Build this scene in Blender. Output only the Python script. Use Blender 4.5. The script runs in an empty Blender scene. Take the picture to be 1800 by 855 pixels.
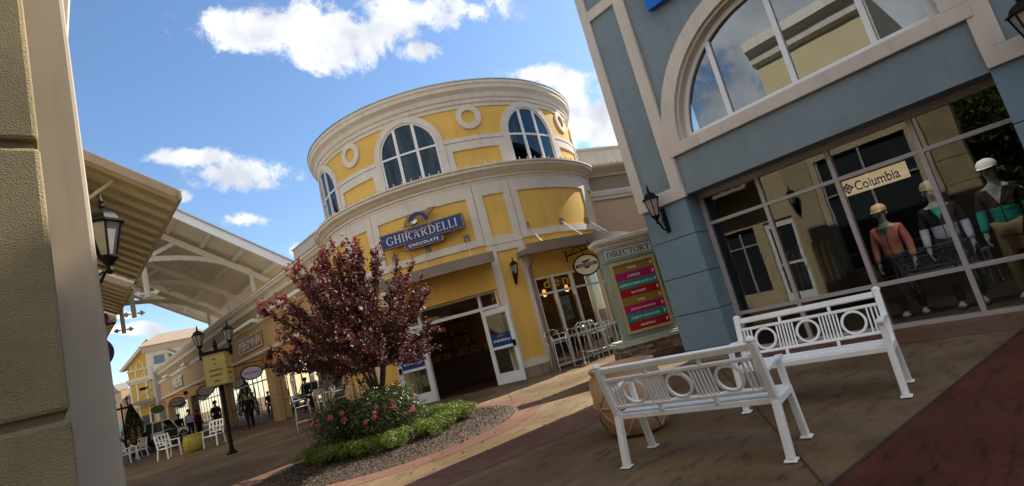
import bpy, bmesh, math, random
import numpy as np
from mathutils import Vector, Matrix
R = math.radians
rnd = random.Random(7)
S = bpy.context.scene
COL = S.collection

# ------------------------------------------------------------------ camera
AZ, PI, RO = R(43.3), R(9.13), R(-14.68)
fw = Vector((math.sin(AZ)*math.cos(PI), math.cos(AZ)*math.cos(PI), math.sin(PI)))
rt = Vector((math.cos(AZ), -math.sin(AZ), 0)); up = rt.cross(fw)
r2 = math.cos(RO)*rt + math.sin(RO)*up; u2 = -math.sin(RO)*rt + math.cos(RO)*up
CAM = Vector((0, 0, 1.4))
cam = bpy.data.cameras.new('camera'); cam.lens = 36*928/1800; cam.sensor_width = 36
cam.clip_start = .05; cam.clip_end = 3000
co = bpy.data.objects.new('camera', cam); COL.objects.link(co)
m = Matrix.Identity(4)
for i in range(3):
    m[i][0] = r2[i]; m[i][1] = u2[i]; m[i][2] = -fw[i]; m[i][3] = CAM[i]
co.matrix_world = m
S.camera = co
def px_dir(x, y):
    d = (x-900)/928*r2 - (y-427.5)/928*u2 + fw
    return d.normalized()

# ------------------------------------------------------------------ light
SUN_EL, SUN_AZ = R(42), R(93)          # azimuth clockwise from +Y
SKY_STRENGTH, SUN_STRENGTH, EXPOSURE = .15, 4.2, 1.12
S.view_settings.view_transform = 'Standard'; S.view_settings.look = 'None'
S.view_settings.gamma = 1; S.view_settings.use_curve_mapping = False
S.view_settings.exposure = EXPOSURE
S.cycles.use_denoising = True
S.cycles.max_bounces = 7; S.cycles.transparent_max_bounces = 12
S.cycles.caustics_reflective = False; S.cycles.caustics_refractive = False
sdir = Vector((math.sin(SUN_AZ)*math.cos(SUN_EL), math.cos(SUN_AZ)*math.cos(SUN_EL), math.sin(SUN_EL)))
sl = bpy.data.lights.new('sun', 'SUN'); sl.energy = SUN_STRENGTH; sl.angle = R(.5); sl.color = (1, .93, .82)
so = bpy.data.objects.new('sun', sl); COL.objects.link(so)
so.rotation_euler = (-sdir).to_track_quat('-Z', 'Y').to_euler(); so.location = (30, 0, 30)

W = bpy.data.worlds.new('World'); S.world = W; W.use_nodes = True
def build_world():
    nt = W.node_tree; N = nt.nodes; L = nt.links
    N.clear()
    out = N.new('ShaderNodeOutputWorld'); bg = N.new('ShaderNodeBackground')
    bg.inputs['Strength'].default_value = SKY_STRENGTH
    L.new(bg.outputs[0], out.inputs[0])
    sky = N.new('ShaderNodeTexSky'); sky.sky_type = 'NISHITA'; sky.sun_disc = False
    sky.sun_elevation = SUN_EL; sky.sun_rotation = SUN_AZ
    sky.air_density = 1.0; sky.dust_density = .4; sky.ozone_density = 2.0
    hs = N.new('ShaderNodeHueSaturation'); hs.inputs['Saturation'].default_value = 1.10; hs.inputs['Value'].default_value = .62
    L.new(sky.outputs[0], hs.inputs['Color'])
    tc = N.new('ShaderNodeTexCoord'); D = tc.outputs['Generated']
    def vm(op, a, b=None):
        n = N.new('ShaderNodeVectorMath'); n.operation = op
        for i, x in enumerate((a, b)):
            if x is None: continue
            if isinstance(x, bpy.types.NodeSocket): L.new(x, n.inputs[i])
            else: n.inputs[i].default_value = x
        return n.outputs['Value'] if op in ('DOT_PRODUCT', 'LENGTH') else n.outputs[0]
    def mt(op, a, b=None, c=None, clamp=False):
        n = N.new('ShaderNodeMath'); n.operation = op; n.use_clamp = clamp
        for i, x in enumerate((a, b, c)):
            if x is None: continue
            if isinstance(x, bpy.types.NodeSocket): L.new(x, n.inputs[i])
            else: n.inputs[i].default_value = x
        return n.outputs[0]
    clouds = [(530, 48, 95, 60), (385, 42, 85, 34), (650, 60, 90, 50), (455, 52, 165, 52), (600, 66, 135, 62), (560, 100, 70, 36), (770, 22, 165, 55), (738, 88, 55, 26), (690, 40, 80, 50),
              (335, 278, 95, 20), (450, 306, 120, 46), (465, 325, 70, 34), (438, 386, 68, 20), (318, 345, 28, 14),
              (1052, 205, 95, 62), (940, 130, 90, 24), (1010, 165, 60, 45), (1100, 245, 80, 60), (1090, 150, 60, 60), (985, 140, 80, 26),
              (232, 578, 55, 14), (215, 555, 30, 9), (520, 440, 26, 22)]
    M = None
    for (cx, cy, a, b) in clouds:
        c = px_dir(cx, cy); u = px_dir(cx+a, cy)-c; w = px_dir(cx, cy+b)-c
        la, lb = u.length, w.length; u.normalize(); w = (w-u*w.dot(u)).normalized()
        d = vm('SUBTRACT', D, tuple(c))
        x = mt('DIVIDE', vm('DOT_PRODUCT', d, tuple(u)), la); y = mt('DIVIDE', vm('DOT_PRODUCT', d, tuple(w)), lb)
        r_ = mt('SQRT', mt('ADD', mt('MULTIPLY', x, x), mt('MULTIPLY', y, y)))
        # keep it on the near side of the dome only
        k = mt('SUBTRACT', 1.0, r_)
        M = k if M is None else mt('SMOOTH_MAX', M, k, .25)
    M = mt('MAXIMUM', M, -1.2)
    # unseen cloud field added behind the camera to fill shaded fronts with light
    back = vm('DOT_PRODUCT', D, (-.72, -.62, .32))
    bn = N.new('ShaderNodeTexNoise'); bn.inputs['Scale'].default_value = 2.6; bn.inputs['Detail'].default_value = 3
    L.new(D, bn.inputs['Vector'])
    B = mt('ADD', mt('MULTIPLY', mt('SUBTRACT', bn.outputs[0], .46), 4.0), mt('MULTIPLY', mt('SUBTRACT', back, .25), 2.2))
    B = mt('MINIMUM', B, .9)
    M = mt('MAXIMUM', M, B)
    nz = N.new('ShaderNodeTexNoise'); nz.inputs['Scale'].default_value = 8.5; nz.inputs['Detail'].default_value = 12; nz.inputs['Roughness'].default_value = .66
    nz.inputs['Distortion'].default_value = .25
    L.new(D, nz.inputs['Vector'])
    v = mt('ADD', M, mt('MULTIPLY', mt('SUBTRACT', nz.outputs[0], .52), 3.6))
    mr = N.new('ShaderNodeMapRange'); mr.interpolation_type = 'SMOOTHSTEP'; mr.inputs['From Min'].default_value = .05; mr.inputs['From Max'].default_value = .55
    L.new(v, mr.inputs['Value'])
    # body shade of a cloud: thick middles are a little greyer
    n2 = N.new('ShaderNodeTexNoise'); n2.inputs['Scale'].default_value = 11; n2.inputs['Detail'].default_value = 6
    L.new(vm('ADD', D, (3.1, .4, .06)), n2.inputs['Vector'])
    mr2 = N.new('ShaderNodeMapRange'); mr2.inputs['From Min'].default_value = .38; mr2.inputs['From Max'].default_value = .66
    L.new(n2.outputs[0], mr2.inputs['Value'])
    cc = N.new('ShaderNodeMixRGB'); cc.inputs[1].default_value = (3.75, 3.8, 3.9, 1); cc.inputs[2].default_value = (2.15, 2.28, 2.55, 1)
    L.new(mr2.outputs[0], cc.inputs[0])
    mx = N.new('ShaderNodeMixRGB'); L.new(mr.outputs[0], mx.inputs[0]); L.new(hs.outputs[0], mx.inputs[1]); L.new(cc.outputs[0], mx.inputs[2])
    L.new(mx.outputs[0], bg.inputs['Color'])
build_world()

# ------------------------------------------------------------------ materials
MATS = {}
def nodes(m):
    m.use_nodes = True; return m.node_tree.nodes, m.node_tree.links
def M(name, c, rough=.7, var=.10, scale=2.0, bump=.0, bscale=60, metal=0, dirt=0, spec=.28, stretch=None, two=None):
    """painted / stony surface: base colour with uneven tone, fine grain and bump"""
    if name in MATS: return MATS[name]
    m = bpy.data.materials.new(name); N, L = nodes(m); b = N['Principled BSDF']
    b.inputs['Roughness'].default_value = rough; b.inputs['Metallic'].default_value = metal
    b.inputs['Specular IOR Level'].default_value = spec
    g = N.new('ShaderNodeNewGeometry'); vec = g.outputs['Position']
    if stretch:
        mp = N.new('ShaderNodeMapping'); mp.inputs['Scale'].default_value = stretch; L.new(vec, mp.inputs[0]); vec = mp.outputs[0]
    n = N.new('ShaderNodeTexNoise'); n.inputs['Scale'].default_value = scale; n.inputs['Detail'].default_value = 6; n.inputs['Roughness'].default_value = .65
    L.new(vec, n.inputs['Vector'])
    mr = N.new('ShaderNodeMapRange'); mr.inputs['From Min'].default_value = .3; mr.inputs['From Max'].default_value = .7
    L.new(n.outputs[0], mr.inputs['Value'])
    mx = N.new('ShaderNodeMixRGB')
    c2 = two or tuple(min(1, x*(1+var)) for x in c)
    mx.inputs[1].default_value = (*[x*(1-var) for x in c], 1) if not two else (*c, 1)
    mx.inputs[2].default_value = (*c2, 1)
    L.new(mr.outputs[0], mx.inputs[0]); L.new(mx.outputs[0], b.inputs['Base Color'])
    if dirt:                                   # rain streaks and scuffs with a shape of their own
        mp2 = N.new('ShaderNodeMapping'); mp2.inputs['Scale'].default_value = (5, 5, .5); L.new(g.outputs['Position'], mp2.inputs[0])
        dn_ = N.new('ShaderNodeTexNoise'); dn_.inputs['Scale'].default_value = 1.3; dn_.inputs['Detail'].default_value = 7; dn_.inputs['Roughness'].default_value = .7; L.new(mp2.outputs[0], dn_.inputs['Vector'])
        dr = N.new('ShaderNodeMapRange'); dr.inputs['From Min'].default_value = .5; dr.inputs['From Max'].default_value = .8; dr.inputs['To Max'].default_value = dirt; L.new(dn_.outputs[0], dr.inputs['Value'])
        dx = N.new('ShaderNodeMixRGB'); L.new(dr.outputs[0], dx.inputs[0]); L.new(mx.outputs[0], dx.inputs[1]); dx.inputs[2].default_value = (.12, .10, .08, 1); L.new(dx.outputs[0], b.inputs['Base Color'])
    if bump:
        bn = N.new('ShaderNodeTexNoise'); bn.inputs['Scale'].default_value = bscale; bn.inputs['Detail'].default_value = 4
        L.new(vec, bn.inputs['Vector'])
        bp = N.new('ShaderNodeBump'); bp.inputs['Strength'].default_value = bump; bp.inputs['Distance'].default_value = .01
        L.new(bn.outputs[0], bp.inputs['Height']); L.new(bp.outputs[0], b.inputs['Normal'])
    MATS[name] = m; return m
def glass(name, ior=1.55, tint=(.8, .85, .85), gtint=(1, 1, 1), add=0.0):
    if name in MATS: return MATS[name]
    m = bpy.data.materials.new(name); N, L = nodes(m); N.remove(N['Principled BSDF'])
    t = N.new('ShaderNodeBsdfTransparent'); t.inputs[0].default_value = (*tint, 1)
    g = N.new('ShaderNodeBsdfGlossy'); g.inputs['Roughness'].default_value = .0; g.inputs[0].default_value = (*gtint, 1)
    f = N.new('ShaderNodeFresnel'); f.inputs[0].default_value = ior
    geo = N.new('ShaderNodeNewGeometry'); nz = N.new('ShaderNodeTexNoise'); nz.inputs['Scale'].default_value = .7
    L.new(geo.outputs['Position'], nz.inputs['Vector'])
    bp = N.new('ShaderNodeBump'); bp.inputs['Strength'].default_value = .05; bp.inputs['Distance'].default_value = .05
    L.new(nz.outputs[0], bp.inputs['Height']); L.new(bp.outputs[0], g.inputs['Normal'])
    a = N.new('ShaderNodeMath'); a.use_clamp = True; L.new(f.outputs[0], a.inputs[0]); a.inputs[1].default_value = add
    mx = N.new('ShaderNodeMixShader'); L.new(a.outputs[0], mx.inputs[0]); L.new(t.outputs[0], mx.inputs[1]); L.new(g.outputs[0], mx.inputs[2])
    L.new(mx.outputs[0], N['Material Output'].inputs[0]); MATS[name] = m; return m
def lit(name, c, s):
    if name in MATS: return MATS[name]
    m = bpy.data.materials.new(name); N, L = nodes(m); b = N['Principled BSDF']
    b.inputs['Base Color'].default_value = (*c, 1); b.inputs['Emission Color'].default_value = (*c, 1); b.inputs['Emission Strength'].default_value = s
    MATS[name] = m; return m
def leafmat(name, c1, c2, c3=None, trans=.35, rough=.45, tip=None):
    """leaves: tone differs from leaf to leaf, thin enough to let light through"""
    if name in MATS: return MATS[name]
    m = bpy.data.materials.new(name); N, L = nodes(m); b = N['Principled BSDF']
    b.inputs['Roughness'].default_value = rough
    g = N.new('ShaderNodeNewGeometry'); r = N.new('ShaderNodeValToRGB')
    e = r.color_ramp.elements; e[0].color = (*c1, 1); e[1].color = (*c2, 1); e[1].position = .75
    if c3: x = r.color_ramp.elements.new(.93); x.color = (*c3, 1)
    L.new(g.outputs['Random Per Island'], r.inputs[0])
    src = r.outputs[0]
    if tip:                                     # young shoots at the outside carry the brighter leaf colour
        at = N.new('ShaderNodeAttribute'); at.attribute_name = 'young'
        mx = N.new('ShaderNodeMixRGB'); L.new(at.outputs['Fac'], mx.inputs[0]); L.new(src, mx.inputs[1]); mx.inputs[2].default_value = (*tip, 1); src = mx.outputs[0]
    L.new(src, b.inputs['Base Color'])
    t = N.new('ShaderNodeBsdfTranslucent'); L.new(src, t.inputs[0])
    ms = N.new('ShaderNodeMixShader'); ms.inputs[0].default_value = trans
    L.new(b.outputs[0], ms.inputs[1]); L.new(t.outputs[0], ms.inputs[2]); L.new(ms.outputs[0], N['Material Output'].inputs[0])
    MATS[name] = m; return m
def paving(name, c1, c2, dark, amount=.5, stretch=(1, 1, 1)):
    """stamped, stained concrete: cloudy stain, dark blotches along the stamp marks, fine grain"""
    if name in MATS: return MATS[name]
    m = bpy.data.materials.new(name); N, L = nodes(m); b = N['Principled BSDF']; b.inputs['Roughness'].default_value = .8; b.inputs['Specular IOR Level'].default_value = .14
    g = N.new('ShaderNodeNewGeometry')
    mp = N.new('ShaderNodeMapping'); mp.inputs['Rotation'].default_value = (0, 0, R(38)); mp.inputs['Scale'].default_value = stretch
    L.new(g.outputs['Position'], mp.inputs[0])
    def noise(s, d, r_, v):
        n = N.new('ShaderNodeTexNoise'); n.inputs['Scale'].default_value = s; n.inputs['Detail'].default_value = d; n.inputs['Roughness'].default_value = r_
        L.new(v, n.inputs['Vector']); return n.outputs[0]
    def mrange(x, a, b_):
        n = N.new('ShaderNodeMapRange'); n.interpolation_type = 'SMOOTHSTEP'; n.inputs['From Min'].default_value = a; n.inputs['From Max'].default_value = b_; L.new(x, n.inputs['Value']); return n.outputs[0]
    def mix(f, a, b_, t='MIX'):
        n = N.new('ShaderNodeMixRGB'); n.blend_type = t
        for i, x in enumerate((f, a, b_)):
            if isinstance(x, bpy.types.NodeSocket): L.new(x, n.inputs[i])
            elif isinstance(x, tuple): n.inputs[i].default_value = (*x, 1)
            else: n.inputs[i].default_value = x
        return n.outputs[0]
    big = mrange(noise(.55, 5, .6, g.outputs['Position']), .35, .68)
    col = mix(big, c1, c2)
    blot = mrange(noise(2.6, 8, .68, mp.outputs[0]), .50, .74)
    sm = N.new('ShaderNodeMath'); sm.operation = 'MULTIPLY'; sm.inputs[1].default_value = amount; L.new(blot, sm.inputs[0])
    col = mix(sm.outputs[0], col, dark)
    b2 = mrange(noise(10, 8, .72, mp.outputs[0]), .52, .72)
    s2 = N.new('ShaderNodeMath'); s2.operation = 'MULTIPLY'; s2.inputs[1].default_value = .55*amount; L.new(b2, s2.inputs[0])
    col = mix(s2.outputs[0], col, dark)
    sp = mrange(noise(140, 2, .5, g.outputs['Position']), .66, .74)
    s3 = N.new('ShaderNodeMath'); s3.operation = 'MULTIPLY'; s3.inputs[1].default_value = .5; L.new(sp, s3.inputs[0])
    col = mix(s3.outputs[0], col, dark)
    gr = mrange(noise(90, 3, .6, g.outputs['Position']), .2, .8)
    col = mix(.22, col, mix(gr, (.35, .35, .35), (.75, .75, .75)), 'OVERLAY')
    L.new(col, b.inputs['Base Color'])
    bp = N.new('ShaderNodeBump'); bp.inputs['Strength'].default_value = .35; bp.inputs['Distance'].default_value = .006
    L.new(noise(22, 8, .7, mp.outputs[0]), bp.inputs['Height']); L.new(bp.outputs[0], b.inputs['Normal'])
    MATS[name] = m; return m
def stone_mat():
    m = bpy.data.materials.new('ledge_stone'); N, L = nodes(m); b = N['Principled BSDF']; b.inputs['Roughness'].default_value = .85
    g = N.new('ShaderNodeNewGeometry'); r = N.new('ShaderNodeValToRGB')
    e = r.color_ramp.elements; e[0].color = (.10, .075, .055, 1); e[1].color = (.32, .26, .19, 1)
    x = r.color_ramp.elements.new(.5); x.color = (.2, .14, .09, 1)
    L.new(g.outputs['Random Per Island'], r.inputs[0])
    n = N.new('ShaderNodeTexNoise'); n.inputs['Scale'].default_value = 25; n.inputs['Detail'].default_value = 6; L.new(g.outputs['Position'], n.inputs['Vector'])
    mx = N.new('ShaderNodeMixRGB'); mx.blend_type = 'OVERLAY'; mx.inputs[0].default_value = .6; L.new(r.outputs[0], mx.inputs[1]); L.new(n.outputs[0], mx.inputs[2])
    L.new(mx.outputs[0], b.inputs['Base Color'])
    bp = N.new('ShaderNodeBump'); bp.inputs['Strength'].default_value = .6; bp.inputs['Distance'].default_value = .02; L.new(n.outputs[0], bp.inputs['Height']); L.new(bp.outputs[0], b.inputs['Normal'])
    MATS['ledge_stone'] = m; return m
def zsplit(name, layers, rough=.8, vee=None):
    """cloth in colour blocks: list of (upper z limit, colour) in the figure's own height"""
    if name in MATS: return MATS[name]
    m = bpy.data.materials.new(name); N, L = nodes(m); b = N['Principled BSDF']; b.inputs['Roughness'].default_value = rough
    tc = N.new('ShaderNodeTexCoord'); sx = N.new('ShaderNodeSeparateXYZ'); L.new(tc.outputs['Object'], sx.inputs[0])
    cur = layers[0][1]
    for (z, _), (_, c) in zip(layers[:-1], layers[1:]):
        gt = N.new('ShaderNodeMath'); gt.operation = 'GREATER_THAN'; gt.inputs[1].default_value = z; L.new(sx.outputs[2], gt.inputs[0])
        mx = N.new('ShaderNodeMixRGB'); L.new(gt.outputs[0], mx.inputs[0])
        if isinstance(cur, tuple): mx.inputs[1].default_value = (*cur, 1)
        else: L.new(cur, mx.inputs[1])
        mx.inputs[2].default_value = (*c, 1); cur = mx.outputs[0]
    if vee:                                    # open collar showing the shirt below, and a zip line
        z0, sl_, col = vee
        def mt(op, a, c):
            n = N.new('ShaderNodeMath'); n.operation = op
            for i, x in enumerate((a, c)):
                if isinstance(x, bpy.types.NodeSocket): L.new(x, n.inputs[i])
                elif x is not None: n.inputs[i].default_value = x
            return n.outputs[0]
        ax = mt('ABSOLUTE', sx.outputs[0], None); front = mt('LESS_THAN', sx.outputs[1], 0.0)
        inv = mt('MULTIPLY', front, mt('LESS_THAN', ax, mt('MULTIPLY', mt('SUBTRACT', sx.outputs[2], z0), sl_)))
        zp = mt('MULTIPLY', front, mt('LESS_THAN', ax, .007))
        for f_, c in ((zp, (.02, .02, .02)), (inv, col)):
            mx = N.new('ShaderNodeMixRGB'); L.new(f_, mx.inputs[0])
            if isinstance(cur, tuple): mx.inputs[1].default_value = (*cur, 1)
            else: L.new(cur, mx.inputs[1])
            mx.inputs[2].default_value = (*c, 1); cur = mx.outputs[0]
    if isinstance(cur, tuple): b.inputs['Base Color'].default_value = (*cur, 1)
    else: L.new(cur, b.inputs['Base Color'])
    b.inputs['Specular IOR Level'].default_value = .1
    n = N.new('ShaderNodeTexNoise'); n.inputs['Scale'].default_value = 9; n.inputs['Detail'].default_value = 4; L.new(tc.outputs['Object'], n.inputs['Vector'])
    bp = N.new('ShaderNodeBump'); bp.inputs['Strength'].default_value = .5; bp.inputs['Distance'].default_value = .03; L.new(n.outputs[0], bp.inputs['Height']); L.new(bp.outputs[0], b.inputs['Normal'])
    MATS[name] = m; return m

YEL = M('yellow_stucco', (.70, .44, .105), .85, .09, 1.3, .25, 90, dirt=0.22)
CRM = M('cream_trim', (.64, .585, .51), .75, .08, 1.6, .12, 80, dirt=0.25)
CRM2 = M('cream_cornice', (.63, .565, .475), .7, .07, 1.2, .08, 60, dirt=0.3)
BLU = M('blue_stucco', (.185, .240, .275), .85, .10, 1.0, .25, 110, dirt=0.3)
BLUP = M('blue_block', (.160, .240, .300), .85, .10, 1.0, .25, 110, dirt=0.3)
GRV = M('groove_dark', (.06, .09, .11), .9, .1)
TRM = M('pale_trim', (.56, .50, .44), .75, .07, 1.2, .12, 80, dirt=0.3)
FRM = M('mauve_aluminium', (.40, .36, .36), .45, .06, 3)
WHF = M('white_frame', (.72, .73, .75), .4, .04, 3)
WHT = M('white_paint', (.86, .86, .86), .42, .05, 4, .08, 60, dirt=0.24)
BLK = M('black_iron', (.008, .008, .009), .5, .2, 6, .1, 50, spec=.1)
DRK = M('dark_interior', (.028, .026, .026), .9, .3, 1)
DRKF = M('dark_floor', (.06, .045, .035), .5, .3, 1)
TAN = M('tan_stucco', (.43, .29, .14), .85, .09, .8, .2, 90, dirt=0.25)
TAN2 = M('brown_tan_stucco', (.30, .215, .13), .85, .1, .8, .2, 90)
ORG = M('orange_stucco', (.45, .22, .085), .85, .1, .8, .2, 90)
KHK = M('khaki_stucco', (.36, .29, .155), .9, .2, 2.2, .8, 260, dirt=.35)
SMW = M('beige_render', (.50, .43, .345), .85, .08, 1.1, .10, 420, dirt=.3)
PKB = M('peach_wall', (.58, .42, .28), .85, .06, .8, .15, 80)
BRN = M('taupe_metal', (.215, .175, .145), .6, .12, 1.2, .05, 30)
GAL = M('galvanised', (.42, .42, .42), .4, .12, 2, metal=.7)
STB = M('stone_tile', (.26, .20, .145), .8, .22, 2.5, .2, 50)
CHR = M('chrome', (.72, .72, .72), .12, .04, 5, metal=1)
NAVY = M('navy_sign', (.008, .045, .20), .35, .12, 2)
BRNZ = M('bronze_gold', (.22, .15, .07), .4, .25, 14, .3, 60, metal=.5)
LET = M('letter_silver', (.62, .58, .54), .4, .08, 6)
WLET = M('white_letter', (.85, .85, .85), .5, .03, 6)
DLET = M('dark_letter', (.015, .015, .03), .5, .1, 6)
RUB = M('rubber', (.015, .015, .015), .7, .2, 10)
BARK = M('bark', (.07, .05, .04), .9, .35, 8, .8, 30)
LAMPG = M('frosted_lamp_glass', (.30, .275, .25), .3, .15, 9)
G_STORE = glass('store_glass', 1.62, (.78, .82, .80), (.95, .98, 1), .03)
G_UP = glass('upper_glass', 2.3, (.25, .33, .34), (.9, .97, 1), .06)
G_DRUM = glass('tower_glass', 1.45, (.10, .16, .18), (.62, .84, 1), .02)
G_REF = glass('mirror_glass', 2.4, (.30, .33, .33), (1, .98, .94), .38)
STONE = stone_mat()

# ------------------------------------------------------------------ builders
PM = {}
class MB:
    def __init__(s): s.v = []; s.f = []
    def add(s, vs, fs):
        o = len(s.v); s.v += [tuple(v) for v in vs]; s.f += [tuple(i+o for i in f) for f in fs]; return s
    def box(s, x0, x1, y0, y1, z0, z1, T=None):
        vs = [Vector((x, y, z)) for z in (z0, z1) for x, y in ((x0, y0), (x1, y0), (x1, y1), (x0, y1))]
        if T: vs = [T @ v for v in vs]
        return s.add(vs, [(3, 2, 1, 0), (4, 5, 6, 7), (0, 1, 5, 4), (1, 2, 6, 5), (2, 3, 7, 6), (3, 0, 4, 7)])
    def rect(s, f, x0, x1, z0, z1, w0, w1, step=.18):
        n = max(1, math.ceil(abs(x1-x0)/step)) if getattr(f, 'curved', False) else 1
        vs = []
        for i in range(n+1):
            x = x0+(x1-x0)*i/n
            vs += [f(x, z0, w0), f(x, z0, w1), f(x, z1, w1), f(x, z1, w0)]
        fs = []
        for i in range(n):
            a = 4*i; b = a+4
            for k in range(4): fs.append((a+k, a+(k+1) % 4, b+(k+1) % 4, b+k))
        fs += [(3, 2, 1, 0), (4*n, 4*n+1, 4*n+2, 4*n+3)]
        return s.add(vs, fs)
    def strip(s, f, inner, outer, w0, w1, closed=False):
        n = len(inner); vs = []
        for (a, b), (c, d) in zip(inner, outer): vs += [f(a, b, w0), f(a, b, w1), f(c, d, w1), f(c, d, w0)]
        fs = []
        for i in range(n if closed else n-1):
            a = 4*i; b = 4*((i+1) % n)
            for k in range(4): fs.append((a+k, a+(k+1) % 4, b+(k+1) % 4, b+k))
        if not closed: fs += [(3, 2, 1, 0), (4*n-4, 4*n-3, 4*n-2, 4*n-1)]
        return s.add(vs, fs)
    def mold(s, f, prof, x0, x1, step=.2):
        n = max(1, math.ceil(abs(x1-x0)/step)) if getattr(f, 'curved', False) else 1
        k = len(prof); vs = []
        for i in range(n+1):
            x = x0+(x1-x0)*i/n
            vs += [f(x, z, w) for (w, z) in prof]
        fs = []
        for i in range(n):
            for j in range(k):
                a = i*k+j; b = i*k+(j+1) % k; fs.append((a, b, b+k, a+k))
        fs += [tuple(range(k))[::-1], tuple(n*k+j for j in range(k))]
        return s.add(vs, fs)
    def archfill(s, f, cx, r, zb, zs, w, n=20):
        vs = []; fs = []
        for i in range(n+1):
            x = cx-r+2*r*i/n; h = math.sqrt(max(0, r*r-(x-cx)**2))
            vs += [f(x, zb, w), f(x, zs+h, w)]
        for i in range(n): fs.append((2*i, 2*i+2, 2*i+3, 2*i+1))
        return s.add(vs, fs)
    def prism(s, f, poly, w0, w1):
        n = len(poly); vs = [f(x, z, w0) for x, z in poly]+[f(x, z, w1) for x, z in poly]
        fs = [tuple(range(n))[::-1], tuple(range(n, 2*n))]+[(i, (i+1) % n, n+(i+1) % n, n+i) for i in range(n)]
        return s.add(vs, fs)
    def tube(s, pts, r, n=8, caps=True):
        pts = [Vector(p) for p in pts]; k = len(pts)
        rs = r if isinstance(r, (list, tuple)) else [r]*k
        vs = []; prev = None
        for i, p in enumerate(pts):
            t = (pts[min(i+1, k-1)]-pts[max(i-1, 0)]).normalized()
            if prev is None:
                a = t.orthogonal().normalized()
            else:
                a = (prev-t*prev.dot(t))
                a = a.normalized() if a.length > 1e-6 else t.orthogonal().normalized()
            prev = a; b = t.cross(a)
            for j in range(n):
                q = 2*math.pi*j/n; vs.append(p+(a*math.cos(q)+b*math.sin(q))*rs[i])
        fs = [(i*n+j, i*n+(j+1) % n, (i+1)*n+(j+1) % n, (i+1)*n+j) for i in range(k-1) for j in range(n)]
        if caps: fs += [tuple(range(n))[::-1], tuple((k-1)*n+j for j in range(n))]
        return s.add(vs, fs)
    def bar(s, a, b, wx, wy, upv=(0, 0, 1)):
        a = Vector(a); b = Vector(b); t = (b-a).normalized(); u = Vector(upv)
        x = t.cross(u)
        x = x.normalized() if x.length > 1e-4 else t.orthogonal().normalized()
        y = x.cross(t)
        vs = [p+x*sx*wx/2+y*sy*wy/2 for p in (a, b) for sx, sy in ((-1, -1), (1, -1), (1, 1), (-1, 1))]
        return s.add(vs, [(3, 2, 1, 0), (4, 5, 6, 7), (0, 1, 5, 4), (1, 2, 6, 5), (2, 3, 7, 6), (3, 0, 4, 7)])
    def lathe(s, prof, c=(0, 0, 0), n=16, sq=1.0, rot=0):
        vs = [(c[0]+r_*math.cos(2*math.pi*j/n+rot), c[1]+sq*r_*math.sin(2*math.pi*j/n+rot), c[2]+z) for r_, z in prof for j in range(n)]
        k = len(prof)
        fs = [(i*n+j, i*n+(j+1) % n, (i+1)*n+(j+1) % n, (i+1)*n+j) for i in range(k-1) for j in range(n)]
        fs += [tuple(range(n))[::-1], tuple((k-1)*n+j for j in range(n))]
        return s.add(vs, fs)
    def torus(s, f, cx, cz, r0, r1, w0, w1, n=32):
        a = [(cx+r0*math.cos(t), cz+r0*math.sin(t)) for t in np.linspace(0, 2*math.pi, n, endpoint=False)]
        b = [(cx+r1*math.cos(t), cz+r1*math.sin(t)) for t in np.linspace(0, 2*math.pi, n, endpoint=False)]
        return s.strip(f, a, b, w0, w1, True)
    def build(s, name, mat, parent=None, local=False, smooth=None, bevel=0):
        vs = s.v
        if parent is not None and not local:
            inv = PM[parent.name].inverted(); vs = [inv @ Vector(v) for v in vs]
        me = bpy.data.meshes.new(name); me.from_pydata(vs, [], s.f)
        bm = bmesh.new(); bm.from_mesh(me); bmesh.ops.remove_doubles(bm, verts=bm.verts, dist=1e-5)
        bmesh.ops.recalc_face_normals(bm, faces=bm.faces); bm.to_mesh(me); bm.free()
        return finish(name, me, mat, parent, smooth, bevel)
def finish(name, me, mat, parent=None, smooth=None, bevel=0):
    if mat: me.materials.append(mat)
    if smooth:
        me.shade_smooth(); me.set_sharp_from_angle(angle=R(smooth))
    o = bpy.data.objects.new(name, me); COL.objects.link(o)
    if parent is not None: o.parent = parent; PM[o.name] = PM[parent.name]
    else: PM[o.name] = Matrix.Identity(4)
    if bevel:
        b = o.modifiers.new('edge', 'BEVEL'); b.width = bevel; b.segments = 2; b.limit_method = 'ANGLE'
    return o
def thing(name, label, cat, loc=(0, 0, 0), rz=0, group=None):
    o = bpy.data.objects.new(name, None); COL.objects.link(o); o.location = loc; o.rotation_euler = (0, 0, rz)
    o.empty_display_size = .2
    PM[o.name] = Matrix.Translation(loc) @ Matrix.Rotation(rz, 4, 'Z'); return tag(o, label, cat, group)
def tag(o, label, cat, group=None):
    o['label'] = label; o['category'] = cat
    if group: o['group'] = group
    return o
def struct(o, kind='structure'): o['kind'] = kind; return o
KIDS = {}
def dup(src, loc, rz, label, group=None, scale=None):
    def cp(o, par):
        c = o.copy(); COL.objects.link(c); c.parent = par
        for ch in o.children: cp(ch, c)
        return c
    r_ = cp(src, None); r_.location = loc; r_.rotation_euler = (0, 0, rz)
    if scale: r_.scale = (scale,)*3
    r_['label'] = label
    if group: r_['group'] = group
    PM[r_.name] = Matrix.Translation(loc) @ Matrix.Rotation(rz, 4, 'Z'); return r_
def pmap(o, n):
    o = Vector(o); n = Vector(n).normalized(); u = Vector((0, 0, 1)).cross(n)
    return lambda x, z, w: o+u*x+n*w+Vector((0, 0, z))
def cmap(phic, R0, c=(12.72, 15.95)):
    def f(x, z, w):
        p = R(phic)+x/R0; r_ = R0+w
        return Vector((c[0]+r_*math.cos(p), c[1]+r_*math.sin(p), z))
    f.curved = True; return f
def lmap(x, z, w): return Vector((x, -w, z))            # local: x right, out of the wall = -y
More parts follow.
